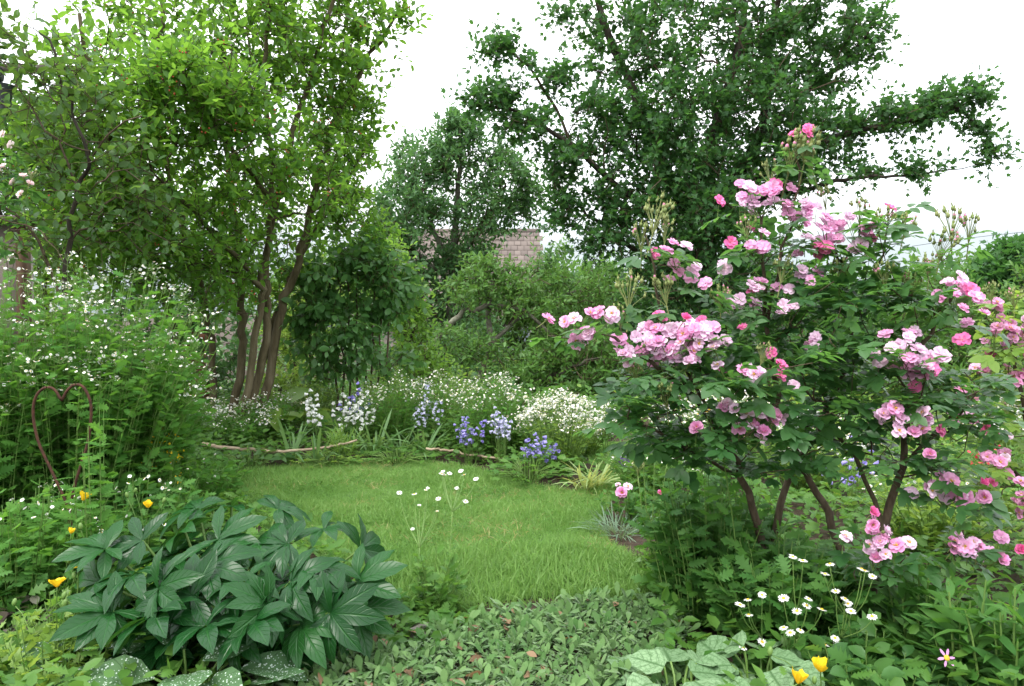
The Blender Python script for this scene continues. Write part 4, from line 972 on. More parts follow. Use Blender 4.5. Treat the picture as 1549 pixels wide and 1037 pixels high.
herb('campanula', 'white campanula spires right of the lilac shrub stems', 'flower', gnd(548, 684), .11, .58,6, 'herb', LAN, .07, flower=dict(t='bells', c='white', m=5, s=.034), k=6)
herb('campanula', 'single blue campanula spires among the white bells', 'flower', gnd(540, 672), .16, .7, 6, 'herb', LAN, .06, flower=dict(t='bells', c='blue', m=5, s=.032), k=6)
for px, py, n, L, lab in ((440, 700, 16, .42, 'iris fan with grey-green blades above the first dry stick'), (478, 703, 18, .40, 'iris fan with broad blades beside the dry stick end'), (565, 690, 26, .42, 'dark green iris clump between the dry sticks'), (640, 694, 30, .34, 'iris fan leaning over the start of the second stick'), (605, 690, 20, .36, 'iris tuft under the airy feverfew')):
    fan_blades('iris', lab, 'plant', gnd(px, py), n, L, 'iris', spread=.6)
for px, py, n, lab in ((900, 738, 40, 'pale iris tuft at the border tip on the lawn edge'), (885, 742, 30, 'pale arching iris leaves below the lime feverfew')):
    fan_blades('iris', lab, 'plant', gnd(px, py), n, .30, 'paleiris', spread=1.0, wid=.8)
herb('grass_tuft', 'tuft of fine long grass at the end of the first dry stick', 'plant', gnd(520, 700), .14, .3, 12, 'longgrass', STRAP, .2, k=9, up=1.2, nj=.9)
herb('euphorbia', 'yellow-green euphorbia with domed flower heads behind the yellow poppies', 'flower', up_at(236, 3.95), .10, .58, 26, 'herb', LAN, .06, flower=dict(t='dots', c='yellow', m=7, r=.022, s=.013), k=10)
def big_leaves(name, label, base, n, size, h, lm, tpl, R=.16, group=None, up=.25, ped=.004, cat='plant'):
    t = thing(name, label, cat, (base[0], base[1], 0), group); lf = MB()
    a = np.arange(n)*2.4 + uni(-.3, .3, n); r = np.sqrt((np.arange(n)+.5)/n)
    d = np.stack([np.cos(a), np.sin(a), np.zeros(n)], 1); b = np.array([base[0], base[1], 0]) + d*R*.2
    tip = np.array([base[0], base[1], 0]) + d*(R*r)[:, None] + np.stack([np.zeros(n), np.zeros(n), h*(1.05 - .6*r)*uni(.8, 1.1, n)], 1)
    mid = (b+tip)/2 + np.array([0, 0, 1])*h*.2
    tubes(lf, np.stack([b, mid, tip], 1), np.full((n, 3), ped), 5, 1)
    scatter(lf, tpl, tip, d + np.array([0, 0, up]) + rnd(n)*.15, np.array([0, -.25, 1.]) + d*.35 + rnd(n)*.2, size*uni(.75, 1.15, n))
    lf.build('foliage', [M[lm], M['stem']], t); return t
HRT2 = [leaf_tpl([.45, .86, .92, .84, .66, .38, 0], .1, .45, wave=.02), leaf_tpl([.4, .8, .9, .8, .6, .34, 0], .16, .8, wave=.03), leaf_tpl([.45, .84, .92, .84, .62, .36, 0], .05, .2, wave=.02)]
big_leaves('rhubarb', 'plant with very large lime green leaves below the lilac shrub', gnd(425, 662), 14, .28, .34, 'bright', HRT2, R=.25)
big_leaves('violet', 'low dark heart-leaved plant under the first dry stick', gnd(378, 708), 45, .085, .16, 'shrub_front', HRT, R=.26)
big_leaves('geranium', 'low mound of rounded light leaves below the second dry stick', gnd(600, 700), 60, .07, .12, 'herb', LOB, R=.3)
big_leaves('geranium', 'low mound of lobed leaves on the lawn edge under the cream rose', gnd(800, 730), 60, .08, .18, 'herb', LOB, R=.26)
big_leaves('geranium', 'lobed green leaves spilling onto the lawn beside the first stick end', gnd(500, 702), 50, .06, .1, 'bright', LOB, R=.28)
for px, Y, h, lab in ((470, 7.4, .62, 'tall leafy green stems behind the white campanula'), (590, 7.2, .72, 'tall leafy green stems behind the iris clump'), (690, 7.4, .74, 'tall green stems at the back of the border under the leaning apple tree'), (560, 6.5, .42, 'leafy green clump between iris and airy feverfew'), (700, 6.4, .40, 'leafy green clump around the blue campanula'), (780, 6.15, .38, 'leafy green clump in front of the cream rose')):
    herb('herb_clump', lab, 'plant', up_at(px, Y), .34, h, 80, 'bright' if h > .6 else 'herb', LAN + OVS, .075, k=10, tiny=.7)
# cream rose in the border
PINN = []
def pinnate(pairs, tpl, s=.42, w=1.0, bend=.3, gap=.22):
    v, f, uv, n = [], {}, [], 0
    items = [(1 - s*.95, 0, 0, s*1.1)] + [(.22 + (.8 - s*.5)*i/max(1, pairs-1)*1.0, sg, 1.05, s*(.78 + .2*i/max(1, pairs-1))) for i in range(pairs) for sg in (-1, 1)]
    for (y, sg, ang, L) in items:
        tv, tf, tu = tpl; c, s_ = math.cos(ang*sg), math.sin(ang*sg)
        q = tv*L; q = np.stack([q[:, 0]*c + q[:, 1]*s_ , -q[:, 0]*s_ + q[:, 1]*c, q[:, 2]], 1) + np.array([sg*.02, y, 0])
        q[:, 2] -= bend*q[:, 1]**2*.6; v.append(q); uv.append(tu)
        for a in tf: f.setdefault(a.shape[1], []).append(a + n)
        n += len(q)
    k = np.array([(-.008, 0, 0), (.008, 0, 0), (.006, .8, -bend*.38), (-.006, .8, -bend*.38)]); v.append(k); uv.append(np.full((4, 2), .5)); f.setdefault(4, []).append(np.array([(n, n+1, n+2, n+3)]))
    return np.concatenate(v), [np.concatenate(x) for x in f.values()], np.concatenate(uv)
LF = leaf_tpl([.04, .5, .6, .4, 0], .12, .25)
PINN = [pinnate(2, LF, .44), pinnate(3, LF, .36, bend=.5), pinnate(2, LF, .46, bend=.1), pinnate(3, LF, .36, bend=.2)]
cr_ = bush('rose_bush', 'low cream-flowered rose bush at the back of the border', 'rose bush', [(825, 640, 7.0, 55, 35, .25), (785, 625, 7.1, 40, 28, .2), (870, 650, 6.9, 40, 35, .2)], 828, 7.0, 90, 'herb', PINN, .12, K=3, SL=(.08, .18))
for i in range(34):
    p = at(828 + uni(-70, 62), 612 + uni(-18, 40), 6.8 + uni(-.15, .15)); bloom(cr_, p, 'cream', s=1.1)

# ------------------------------------------------------------------ the big pink rose bush
PINR = [pinnate(2, LF, .46, bend=.25), pinnate(3, LF, .38, bend=.45), pinnate(2, LF, .46, bend=.7), pinnate(3, LF, .38, bend=.1)]
def bud_spray_mesh(seed, n=16, tip=False):
    global RNG
    mb = MB(); r = np.random.default_rng(seed); o = []
    for i in range(n):
        a = r.uniform(0, 6.28); rr = .045*math.sqrt(r.random()); h = r.uniform(.07, .13) - rr*.5
        q = np.array([math.cos(a)*rr, math.sin(a)*rr, h]); j = np.array([q[0]*.35, q[1]*.35, h*.55])
        tubes(mb, np.array([[(0, 0, h*.15), j, q]]), np.array([[.0013, .001, .0008]]), 4, 0)
        o.append(q)
    o = np.array(o); s = r.uniform(.0038, .0062, n)
    ball(mb, o, s, 0, 5, 6, (1, 1, 1.35))
    d = rnd(n*3)*.25 + np.array([0, 0, 1.]); scatter(mb, [two_quad(.28, .1, .2)], np.repeat(o, 3, 0) + np.array([0, 0, .003]), d, rnd(n*3), np.repeat(s*2.6, 3), mat=0)
    k = r.random(n) < (.28 if tip else .1)
    if k.any(): ball(mb, o[k] + np.array([0, 0, .006]), s[k]*.85, 1, 4, 6, (1, 1, 1.3))
    tubes(mb, np.array([[(0, 0, -.05), (0, 0, 0), (0, 0, .03)]]), np.array([[.0022, .002, .0015]]), 5, 0)
    return mb.mesh('bud_spray', [M['budgreen'], M['hotpink']])
SPRAY = [bud_spray_mesh(1), bud_spray_mesh(2, 20), bud_spray_mesh(3, 13, True)]
def rose_bush(name, label, base, limbs, blobs, n_att, clusters, sprays, group=None, lm='rose_leaf', size=.125, shoots=1.3, wood_='rosewood', extra=None):
    t = thing(name, label, 'rose bush', base, group)
    sk = Skel()
    for lmb in limbs:
        pts = [at(*q) for q in lmb['p']]
        if lmb.get('ground'): pts[0][2] = -.02
        par = -1 if lmb.get('ground') else sk.nearest(pts[0])
        if par >= 0: pts[0] = sk.p[par].copy()
        sk.line(pts, lmb['r'][0], lmb['r'][1], par, step=.06, jit=.006)
    B = []
    for c in clusters:
        px, py, Y, rx, ry, n, cs = c; n = n if n < 2 else int(round(n*1.6)); rx, ry = rx*1.3, ry*1.35
        ctr = at(px, py, Y); s = Y/FPX
        for i in range(n):
            a, q = uni(0, 6.28), math.sqrt(RNG.random())
            p = ctr + np.array([math.cos(a)*q*rx*s, uni(-.5, .5)*min(rx, 30)*s*1.4, math.sin(a)*q*ry*s])
            B.append((p, cs[int(RNG.integers(len(cs)))], ctr))
    for c in clusters:
        if c[5] >= 3:
            for i in range(int(RNG.integers(1, 4))):
                a = uni(0, 6.28); q = at(c[0] + math.cos(a)*(c[3] + 26)*uni(.8, 1.5), c[1] + math.sin(a)*(c[4] + 18)*uni(.8, 1.4), c[2] + uni(-.05, .12)); B.append((q, ['palepink', 'pink', 'palepink', 'hotpink'][int(RNG.integers(4))], q))
    SP = [at(px, py, Y) for (px, py, Y, _) in sprays]
    A = np.concatenate([blob_points(blobs, n_att), np.array([b[2] + np.array([0, .02, -.05]) for b in B][::3]), np.array(SP) + np.array([0, 0, -.05])]); A = A[A[:, 2] > .06]
    sk.attach(A, .35, .07, .006, .12); sk.radii(.0017, 2.2); lf = MB(); wood(sk, t, M[wood_], .012, 'cane', lf)
    ok = np.nonzero((sk.cnt[:sk.n] <= 2) & ~sk.lim[:sk.n])[0]; idx = np.repeat(ok, RNG.poisson(shoots, len(ok))); n = len(idx)
    P = sk.p[idx]; T = nrm(P - sk.p[np.maximum(sk.par[idx], 0)]); 
    a = uni(0, 6.28, n); D = np.stack([np.cos(a), np.sin(a), uni(-.25, .5, n)], 1) + T*.35
    scatter(lf, PINR, P, D, np.array([0, -.1, 1.]) + rnd(n)*.32, size*uni(.65, 1.15, n))
    # the pedicels that carry the blooms
    if B:
        Q = np.array([b[0] for b in B]); J = np.array([b[2] for b in B]) + np.array([0, .02, -.06])
        tubes(lf, np.stack([J, J*.5 + Q*.5 + np.array([0, .01, -.012]), Q + np.array([0, .008, -.012])], 1), np.array([[.0016, .0013, .001]]).repeat(len(Q), 0), 4, 2)
    lf.build('crown', [M[lm], M['twig'], M['stem']], t)
    B.sort(key=lambda b: b[0][1])
    for p, cname, _ in B[:100]: bloom(t, p, cname)
    if len(B) > 100:
        rest = MB()
        for p, cname, _ in B[100:]:
            L = MB(); add_petals(L, OPEN, 0, int(RNG.integers(1e6))); R = np.array(face_rot((uni(-.6, .6), -.7 + uni(-.3, .5), .55 + uni(-.3, .5)), uni(0, 6)).to_matrix())
            rest.add(np.concatenate(L.V)@R.T*uni(.85, 1.15) + p, [np.concatenate(L.F4)], np.concatenate(L.T), np.concatenate(L.U), ['pink', 'palepink', 'hotpink', 'blush'].index(cname))
        kind(rest.build('blossoms', [M['pink'], M['palepink'], M['hotpink'], M['blush']], t), 'stuff')
    for (px, py, Y, s) in sprays:
        inst('bud_spray', SPRAY[int(RNG.integers(3))], t, at(px, py, Y) + np.array([0, 0, -.05]), (uni(-.3, .3), uni(-.3, .3), uni(0, 6.28)), s*uni(.85, 1.2))
    return t
PK, PP, HP = ['pink', 'pink', 'palepink'], ['palepink', 'palepink', 'pink'], ['hotpink']
RB = rose_bush('rose_bush', 'large rose bush laden with clusters of semi-double pink blooms and green bud sprays', gnd(1240, 905),
    [dict(p=[(1165, 915, 2.8), (1150, 830, 2.8), (1128, 725, 2.75), (1080, 640, 2.65), (1010, 570, 2.5), (930, 510, 2.4)], r=(.018, .005), ground=1),
     dict(p=[(1172, 915, 2.85), (1180, 770, 2.9), (1212, 692, 2.9), (1262, 600, 2.85), (1290, 500, 2.8), (1262, 370, 2.75)], r=(.016, .005), ground=1),
     dict(p=[(1290, 915, 2.75), (1262, 800, 2.8), (1217, 715, 2.8), (1185, 640, 2.75), (1160, 500, 2.7), (1152, 330, 2.65)], r=(.017, .005), ground=1),
     dict(p=[(1308, 935, 2.6), (1338, 800, 2.6), (1366, 700, 2.6), (1375, 620, 2.6), (1400, 520, 2.6), (1445, 440, 2.55)], r=(.017, .005), ground=1),
     dict(p=[(1344, 785, 2.6), (1302, 705, 2.65), (1255, 645, 2.65)], r=(.010, .005)),
     dict(p=[(1366, 700, 2.6), (1430, 640, 2.6), (1500, 560, 2.6)], r=(.009, .004)),
     dict(p=[(1322, 880, 2.55), (1400, 858, 2.5), (1470, 815, 2.45)], r=(.006, .003)),
     dict(p=[(1185, 500, 2.7), (1200, 320, 2.65), (1210, 215, 2.6)], r=(.005, .003)),
     dict(p=[(1080, 640, 2.65), (1010, 500, 2.6), (985, 400, 2.6), (978, 335, 2.6)], r=(.006, .003)),
     dict(p=[(1300, 480, 2.8), (1330, 400, 2.75), (1345, 330, 2.7)], r=(.005, .003)),
     dict(p=[(1128, 725, 2.75), (1040, 680, 2.6), (960, 640, 2.5)], r=(.008, .004))],
    [(1000, 585, 2.5, 75, 45, .2), (1085, 575, 2.55, 80, 45, .25), (1180, 540, 2.65, 90, 60, .3), (1300, 545, 2.7, 100, 70, .3), (1100, 645, 2.5, 80, 40, .25), (1265, 630, 2.65, 80, 45, .25),
     (1390, 590, 2.55, 80, 60, .25), (1255, 450, 2.7, 100, 55, .25), (1130, 470, 2.65, 70, 45, .2), (1370, 470, 2.65, 75, 45, .2), (1200, 370, 2.7, 45, 40, .15, .5), (1310, 400, 2.7, 50, 30, .15, .6),
     (1450, 620, 2.5, 50, 50, .2), (1400, 700, 2.5, 55, 40, .2), (970, 625, 2.45, 55, 45, .2), (1190, 690, 2.65, 60, 30, .2, .6), (1310, 690, 2.55, 50, 40, .2, .6), (1100, 710, 2.7, 60, 30, .15, .8), (1030, 670, 2.6, 60, 30, .2), (1440, 830, 2.45, 50, 30, .15, .4), (1310, 860, 2.5, 40, 40, .15, .6)],
    400,
    [(1211, 200, 2.6, 9, 4, 2, HP), (1150, 298, 2.6, 22, 16, 6, PP), (1178, 290, 2.6, 22, 10, 4, PK), (1160, 283, 2.6, 10, 4, 1, HP), (1212, 320, 2.6, 24, 14, 6, PK),
     (1025, 380, 2.55, 16, 10, 2, PK), (1108, 369, 2.6, 4, 4, 1, HP), (1150, 375, 2.6, 18, 6, 3, PK), (1093, 399, 2.6, 12, 6, 2, PK), (1258, 352, 2.65, 24, 18, 6, PK), (1305, 350, 2.65, 32, 20, 7, PK),
     (1240, 380, 2.65, 14, 6, 2, HP), (1348, 312, 2.65, 5, 4, 1, HP), (1320, 365, 2.65, 10, 6, 1, HP), (1222, 416, 2.6, 16, 8, 3, PP), (1155, 436, 2.6, 22, 10, 3, HP + PK), (1130, 458, 2.6, 14, 8, 3, PK), (1195, 470, 2.6, 16, 8, 2, PP),
     (1062, 420, 2.55, 20, 10, 2, PK), (1030, 415, 2.6, 20, 14, 3, PK),
     (897, 478, 2.35, 26, 10, 4, PK), (876, 512, 2.35, 14, 14, 4, PK), (938, 542, 2.4, 10, 6, 2, PP), (995, 478, 2.45, 10, 4, 1, HP), (985, 512, 2.42, 40, 18, 11, PP), (1030, 515, 2.42, 42, 22, 14, PP), (1075, 510, 2.45, 30, 18, 7, PK), (1010, 545, 2.42, 40, 10, 4, PP),
     (1232, 520, 2.55, 10, 8, 2, PP), (1165, 537, 2.5, 3, 3, 1, HP), (1182, 568, 2.45, 3, 3, 1, HP), (1120, 495, 2.5, 4, 4, 1, HP), (1445, 447, 2.5, 24, 20, 7, PK), (1470, 440, 2.5, 4, 4, 1, HP),
     (1372, 535, 2.45, 36, 28, 13, PP), (1405, 550, 2.45, 22, 14, 4, PP), (1412, 558, 2.42, 3, 3, 1, HP), (1145, 568, 2.4, 20, 14, 4, PP), (1098, 616, 2.38, 12, 4, 2, PP), (1132, 640, 2.38, 34, 24, 8, PP), (1165, 630, 2.38, 18, 12, 2, PP),
     (1370, 632, 2.4, 30, 18, 6, PP), (1398, 643, 2.38, 16, 8, 2, PK), (1400, 686, 2.38, 5, 4, 1, PP), (1350, 652, 2.38, 8, 6, 1, PP), (1430, 740, 2.4, 20, 14, 5, PK), (1460, 752, 2.4, 12, 8, 3, PK),
     (1320, 773, 2.38, 3, 3, 1, HP), (1325, 805, 2.38, 14, 12, 3, PK), (1326, 838, 2.38, 10, 18, 4, PK), (1450, 828, 2.35, 12, 6, 2, PK), (1490, 835, 2.35, 22, 12, 5, PK)],
    [(985, 340, 2.6, 1.2), (970, 365, 2.6, 1.0), (1005, 350, 2.6, .9), (1215, 232, 2.6, 1.2), (1190, 250, 2.6, 1.1), (1232, 245, 2.6, 1.0), (1165, 262, 2.65, .8), (1440, 352, 2.6, 1.2), (1420, 378, 2.6, 1.1), (1465, 350, 2.6, .9), (1405, 400, 2.6, .9),
     (950, 452, 2.45, 1.0), (940, 478, 2.45, .9), (1250, 300, 2.65, .8), (1330, 330, 2.65, .9), (1300, 322, 2.65, .8), (1365, 345, 2.65, .9), (1130, 345, 2.6, .8), (1180, 410, 2.6, .8), (1010, 445, 2.5, .9), (1090, 450, 2.55, .8), (1340, 420, 2.6, .9), (1380, 425, 2.6, .8), (1270, 415, 2.65, .8), (1010, 600, 2.4, .7), (965, 560, 2.42, .7), (1150, 530, 2.45, .6)],
    shoots=1.45)
R2 = rose_bush('rose_bush', 'second pink rose bush with looser flowers at the right edge', up_at(1590, 3.1),
    [dict(p=[(1590, 900, 3.1), (1570, 750, 3.1), (1545, 600, 3.05), (1520, 480, 3.0)], r=(.014, .005), ground=1), dict(p=[(1570, 750, 3.1), (1510, 680, 3.05), (1470, 600, 3.0)], r=(.01, .004)), dict(p=[(1600, 900, 3.1), (1620, 700, 3.1), (1600, 500, 3.1)], r=(.012, .005), ground=1)],
    [(1530, 540, 3.05, 50, 60, .25), (1490, 620, 3.05, 40, 50, .2), (1560, 650, 3.05, 50, 70, .25), (1600, 500, 3.1, 50, 70, .25), (1530, 740, 3.0, 40, 40, .2)],
    80, [(1508, 462, 2.95, 8, 5, 2, PK), (1512, 510, 2.95, 22, 14, 6, PK), (1542, 500, 2.95, 12, 20, 5, PK), (1535, 570, 2.95, 18, 14, 5, PK), (1470, 625, 2.95, 16, 22, 5, PK), (1500, 685, 2.95, 24, 12, 5, PK), (1505, 735, 2.95, 8, 8, 1, HP), (1545, 755, 2.9, 10, 20, 5, PK), (1455, 600, 3.0, 8, 10, 2, PP), (1480, 560, 3.0, 6, 8, 2, PK), (1600, 520, 3.0, 30, 50, 8, PK)],
    [(1500, 440, 2.95, .8), (1535, 450, 2.95, .8), (1520, 620, 2.95, .7)], lm='bright', shoots=1.2)
CL = rose_bush('climbing_rose', 'climbing rose with pale blush blooms on the left edge', at(-30, 800, 4.2)*np.array([1, 1, 0]),
    [dict(p=[(-30, 700, 4.2), (-25, 450, 4.2), (-5, 330, 4.15), (25, 280, 4.1)], r=(.008, .003), ground=1), dict(p=[(-5, 330, 4.15), (60, 350, 4.1), (95, 395, 4.1)], r=(.004, .002))],
    [(10, 250, 4.2, 40, 50, .15), (0, 340, 4.2, 40, 40, .15), (-40, 300, 4.2, 50, 70, .2)], 30,
    [(8, 253, 4.05, 2, 2, 1, ['blush']), (20, 277, 4.05, 2, 2, 1, ['blush']), (36, 267, 4.05, 2, 2, 1, ['blush']), (31, 295, 4.05, 2, 2, 1, ['blush']), (45, 278, 4.05, 2, 2, 1, ['blush']), (3, 202, 4.05, 2, 2, 1, ['blush']), (12, 222, 4.05, 4, 4, 1, ['blush']), (-20, 260, 4.05, 14, 30, 4, ['blush'])],
    [(45, 262, 4.05, .6)], size=.14, shoots=1.2)

# ------------------------------------------------------------------ left: tall feverfew, the rusty heart, poppies
for (px, Y, R, h, n, lean, lab) in ((130, 3.9, .55, 1.52, 330, (.10, 0), 'tall feverfew thicket with white flower heads behind the rusty iron heart'),
                                    (-20, 3.7, .5, 1.46, 230, (.08, 0), 'tall feverfew thicket running out of the left edge'),
                                    (205, 4.7, .38, 1.1, 150, (.08, 0), 'feverfew leaning over the bed towards the serviceberry trunk')):
    herb('feverfew', lab, 'flower', up_at(px, Y), R, h, n, 'fever', PIN, .10, lean=lean, k=18, flower=fv(7, .034, .016, .36), rb=.55, t0=.12, tiny=.5, dome=True, hv=.42)
herb('feverfew', 'leafy feverfew stems just left of and below the rusty iron heart', 'flower', up_at(20, 3.0), .42, .5, 90, 'fever', PIN, .085, k=9, flower=fv(4, .03, .018, .1), rb=.7, tiny=.7)
herb('feverfew', 'soft green feverfew foliage between the rusty heart and the hellebore', 'flower', up_at(190, 3.6), .42, .42, 110, 'feverdark', PIN, .08, k=9, flower=fv(4, .03, .018, .1), rb=.7, tiny=.7)
herb('feverfew', 'feathery feverfew foliage on the lawn edge behind the hellebore', 'flower', up_at(285, 4.6), .36, .3, 100, 'fever', PIN, .07, k=8, flower=fv(3, .03, .016, .12), rb=.7, tiny=.7)
herb('feverfew', 'few feverfew stems growing up through the right half of the iron heart', 'flower', up_at(136, 2.92), .08, .95, 9, 'fever', PIN, .085, k=11, rb=.8, tiny=.7)
# rusty heart
HY = 3.05
hb = at(103, 805, HY); ht = thing('garden_ornament', 'rusty iron rod bent into a heart shape standing among the feverfew', 'garden ornament', (hb[0], HY, 0))
low = up_at(103, HY)
mb = MB(); tube(mb, [low + np.array([0, 0, -.05]), (low + at(104, 775, HY))/2 + np.array([.004, 0, 0]), at(104, 765, HY)], .008, .008, 10, 12); mb.build('stake', M['rust'], ht)
mb = MB(); tube(mb, [at(*q, HY) for q in ((104, 770), (92, 742), (75, 706), (58, 668), (50, 628), (54, 600), (68, 586), (82, 589), (92, 604))], .0055, .0055, 10, 48); mb.build('rod', M['rust'], ht)
mb = MB(); tube(mb, [at(q[0], q[1], HY + .02) for q in ((105, 772), (112, 738), (122, 704), (132, 672), (137, 640), (137, 610), (128, 588), (115, 581), (102, 590), (93, 606))], .0055, .0055, 10, 48); mb.build('rod', M['rust'], ht)

def poppy_mesh(seed, openness=.5):
    mb = MB(); add_petals(mb, [(2, .032, 1.25, 1.25 - openness*.5, 1.2 - openness, .002, 0), (2, .03, 1.2, 1.3 - openness*.5, 1.35 - openness, .002, 0)], 0, seed)
    ball(mb, [(0, 0, .008)], .005, 1, 5, 7, (1, 1, 1.4))
    return mb.mesh('bloom', [M['yellow'], M['stem']])
POP = [poppy_mesh(1, .3), poppy_mesh(2, .6), poppy_mesh(3, .1)]
POPBUD = MB(); ball(POPBUD, [(0, 0, 0)], .008, 0, 6, 8, (1, 1, 1.7)); POPBUD = POPBUD.mesh('bud', M['stem'])
def poppy(label, heads_, base, buds=(), leaves=14):
    t = thing('poppy', label, 'flower', (base[0], base[1], 0), 'yellow poppies'); st, lf = MB(), MB()
    for (px, py, Y, v, s) in heads_:
        p = at(px, py, Y); b = np.array(base) + np.array([uni(-.04, .04), uni(-.04, .04), 0])
        tube(st, [b, b*.5 + p*.5 + np.array([uni(-.03, .03), 0, .05]), p], .0022, .0016, 5, 10)
        inst('bloom', POP[v], t, p, (uni(-.35, .1), uni(-.4, .4), uni(0, 6.28)), s)
    for (px, py, Y) in buds:
        p = at(px, py, Y); b = np.array(base) + np.array([uni(-.04, .04), uni(-.04, .04), 0])
        tube(st, [b, b*.4 + p*.6 + np.array([uni(-.03, .03), 0, .04]), p], .0018, .0012, 5, 10); inst('bud', POPBUD, t, p + np.array([0, 0, .01]), (uni(-.3, .3), uni(-.3, .3), 0), uni(.8, 1.1))
    a = uni(0, 6.28, leaves); scatter(lf, PIN, np.tile(base, (leaves, 1)) + np.stack([np.cos(a)*.03, np.sin(a)*.03, np.full(leaves, .03)], 1), np.stack([np.cos(a), np.sin(a), uni(.2, .9, leaves)], 1), np.array([0, 0, 1.]) + rnd(leaves)*.3, uni(.1, .16, leaves))
    lf.build('foliage', M['bright'], t); st.build('stem', M['stem'], t)
poppy('yellow poppy in front of the rusty heart tip', [(125, 757, 2.9, 0, 1.0)], up_at(112, 2.95), [(132, 785, 2.9)])
poppy('yellow poppy above the back of the hellebore clump', [(224, 768, 3.2, 2, .95)], up_at(214, 3.25), [(248, 760, 3.2), (205, 745, 3.3), (192, 752, 3.3)])
poppy('small yellow poppy half hidden below the rusty heart', [(107, 807, 2.7, 2, .6)], up_at(100, 2.75), [(122, 800, 2.7)])
poppy('yellow poppy with a dark fly on its cup, left of the hellebore', [(118, 858, 2.5, 1, .7)], up_at(95, 2.5), [(112, 875, 2.45), (104, 852, 2.5)])
poppy('largest open yellow poppy low at the left edge', [(86, 888, 2.35, 1, 1.05)], up_at(58, 2.38), [(97, 905, 2.35), (99, 917, 2.35), (22, 915, 2.4)])
poppy('yellow poppy cup at the bottom edge right of the silver leaves', [(1207, 1034, 2.0, 0, 1.05)], up_at(1210, 2.02), [(1232, 1034, 2.0)], 6)
poppy('yellow poppy cup standing higher beside the other one at the bottom edge', [(1241, 1016, 2.05, 2, 1.1)], up_at(1250, 2.08), [(1165, 990, 2.1)], 6)

# ------------------------------------------------------------------ hellebore clump
def helle_tpl(k, seed, droop):
    r = np.random.default_rng(seed); v, q, uv, n = [], [], [], 0
    base = leaf_tpl([.05, .13, .21, .285, .325, .32, .26, .145, .0], .12, .34 + droop, wave=.014)
    ang = np.linspace(-2.15, 2.15, k) + r.normal(size=k)*.08
    for i, a in enumerate(ang):
        tv, tf, tu = base; L = (1 - .22*abs(a)/2.15)*r.uniform(.88, 1.06); c, s = math.cos(a), math.sin(a)
        p = tv*L; tw = r.normal()*.2 - a*.12
        p = np.stack([p[:, 0]*math.cos(tw) - p[:, 2]*math.sin(tw), p[:, 1], p[:, 0]*math.sin(tw) + p[:, 2]*math.cos(tw)], 1)
        e = .28 + r.normal()*.14; p = np.stack([p[:, 0], p[:, 1]*math.cos(e) - p[:, 2]*math.sin(e), p[:, 1]*math.sin(e) + p[:, 2]*math.cos(e)], 1)
        v.append(np.stack([p[:, 0]*c + p[:, 1]*s, -p[:, 0]*s + p[:, 1]*c, p[:, 2]], 1)); q.append(tf[0] + n); uv.append(tu); n += len(tv)
    return np.concatenate(v), [np.concatenate(q)], np.concatenate(uv)
HEL = [helle_tpl(7, 1, .0), helle_tpl(8, 2, .25), helle_tpl(7, 3, .4), helle_tpl(9, 4, .1), helle_tpl(8, 5, .55)]
hl = thing('hellebore', 'broad mound of glossy dark hellebore leaves at the near left of the lawn', 'plant', tuple(gnd(350, 985)))
lf, st = MB(), MB()
hc = np.array([at(348, 900, 2.62)[0], 2.62, 0])
HP_ = [(170, 925, 2.3), (312, 947, 2.22), (315, 857, 2.4), (215, 817, 2.55), (350, 767, 2.85), (435, 822, 2.5), (500, 927, 2.3), (280, 805, 2.65), (160, 830, 2.5), (490, 800, 2.65), (405, 915, 2.25), (240, 890, 2.3), (370, 880, 2.35), (540, 880, 2.45), (440, 880, 2.35),
       (420, 770, 2.75), (545, 830, 2.6), (300, 770, 2.8), (150, 880, 2.5), (250, 930, 2.3), (455, 945, 2.3), (360, 950, 2.25), (200, 870, 2.42), (390, 820, 2.55), (330, 815, 2.55), (535, 920, 2.45), (235, 930, 2.25), (480, 860, 2.4), (380, 940, 2.2), (290, 900, 2.3)]
tips = np.array([at(*q) for q in HP_]); k = len(tips)
out = nrm((tips - (hc + np.array([0, 0, .05])))*np.array([1, 1, .9])); out[:, 2] = np.maximum(out[:, 2], .2); out = nrm(out + np.array([0, -.45, .15]))
dr = tips - hc; dr[:, 2] = 0; dr = nrm(dr + rnd(k)*.25); dr[:, 2] = -.1
scatter(lf, HEL, tips, dr, out + rnd(k)*.12, uni(.155, .205, k))
n2 = 70; a = uni(0, 6.28, n2); rr = np.sqrt(uni(.1, 1, n2)); t2 = hc + np.stack([np.cos(a)*.44*rr, np.sin(a)*.36*rr, uni(.10, .33, n2)*(1.15 - .7*rr*rr)], 1)
scatter(lf, HEL, t2, np.stack([np.cos(a), np.sin(a), uni(-.5, 0, n2)], 1), np.stack([np.cos(a)*.7, np.sin(a)*.7, np.ones(n2)], 1) + rnd(n2)*.2, uni(.145, .195, n2))
T_ = np.concatenate([tips, t2]); b = hc + (T_ - hc)*np.array([.25, .25, 0])
tubes(st, np.stack([b, b*.4 + T_*.6 + np.array([0, 0, .03]), T_], 1), np.full((len(T_), 3), .0045), 6)
lf.build('foliage', M['helle'], hl); st.build('stalks', M['stem'], hl)

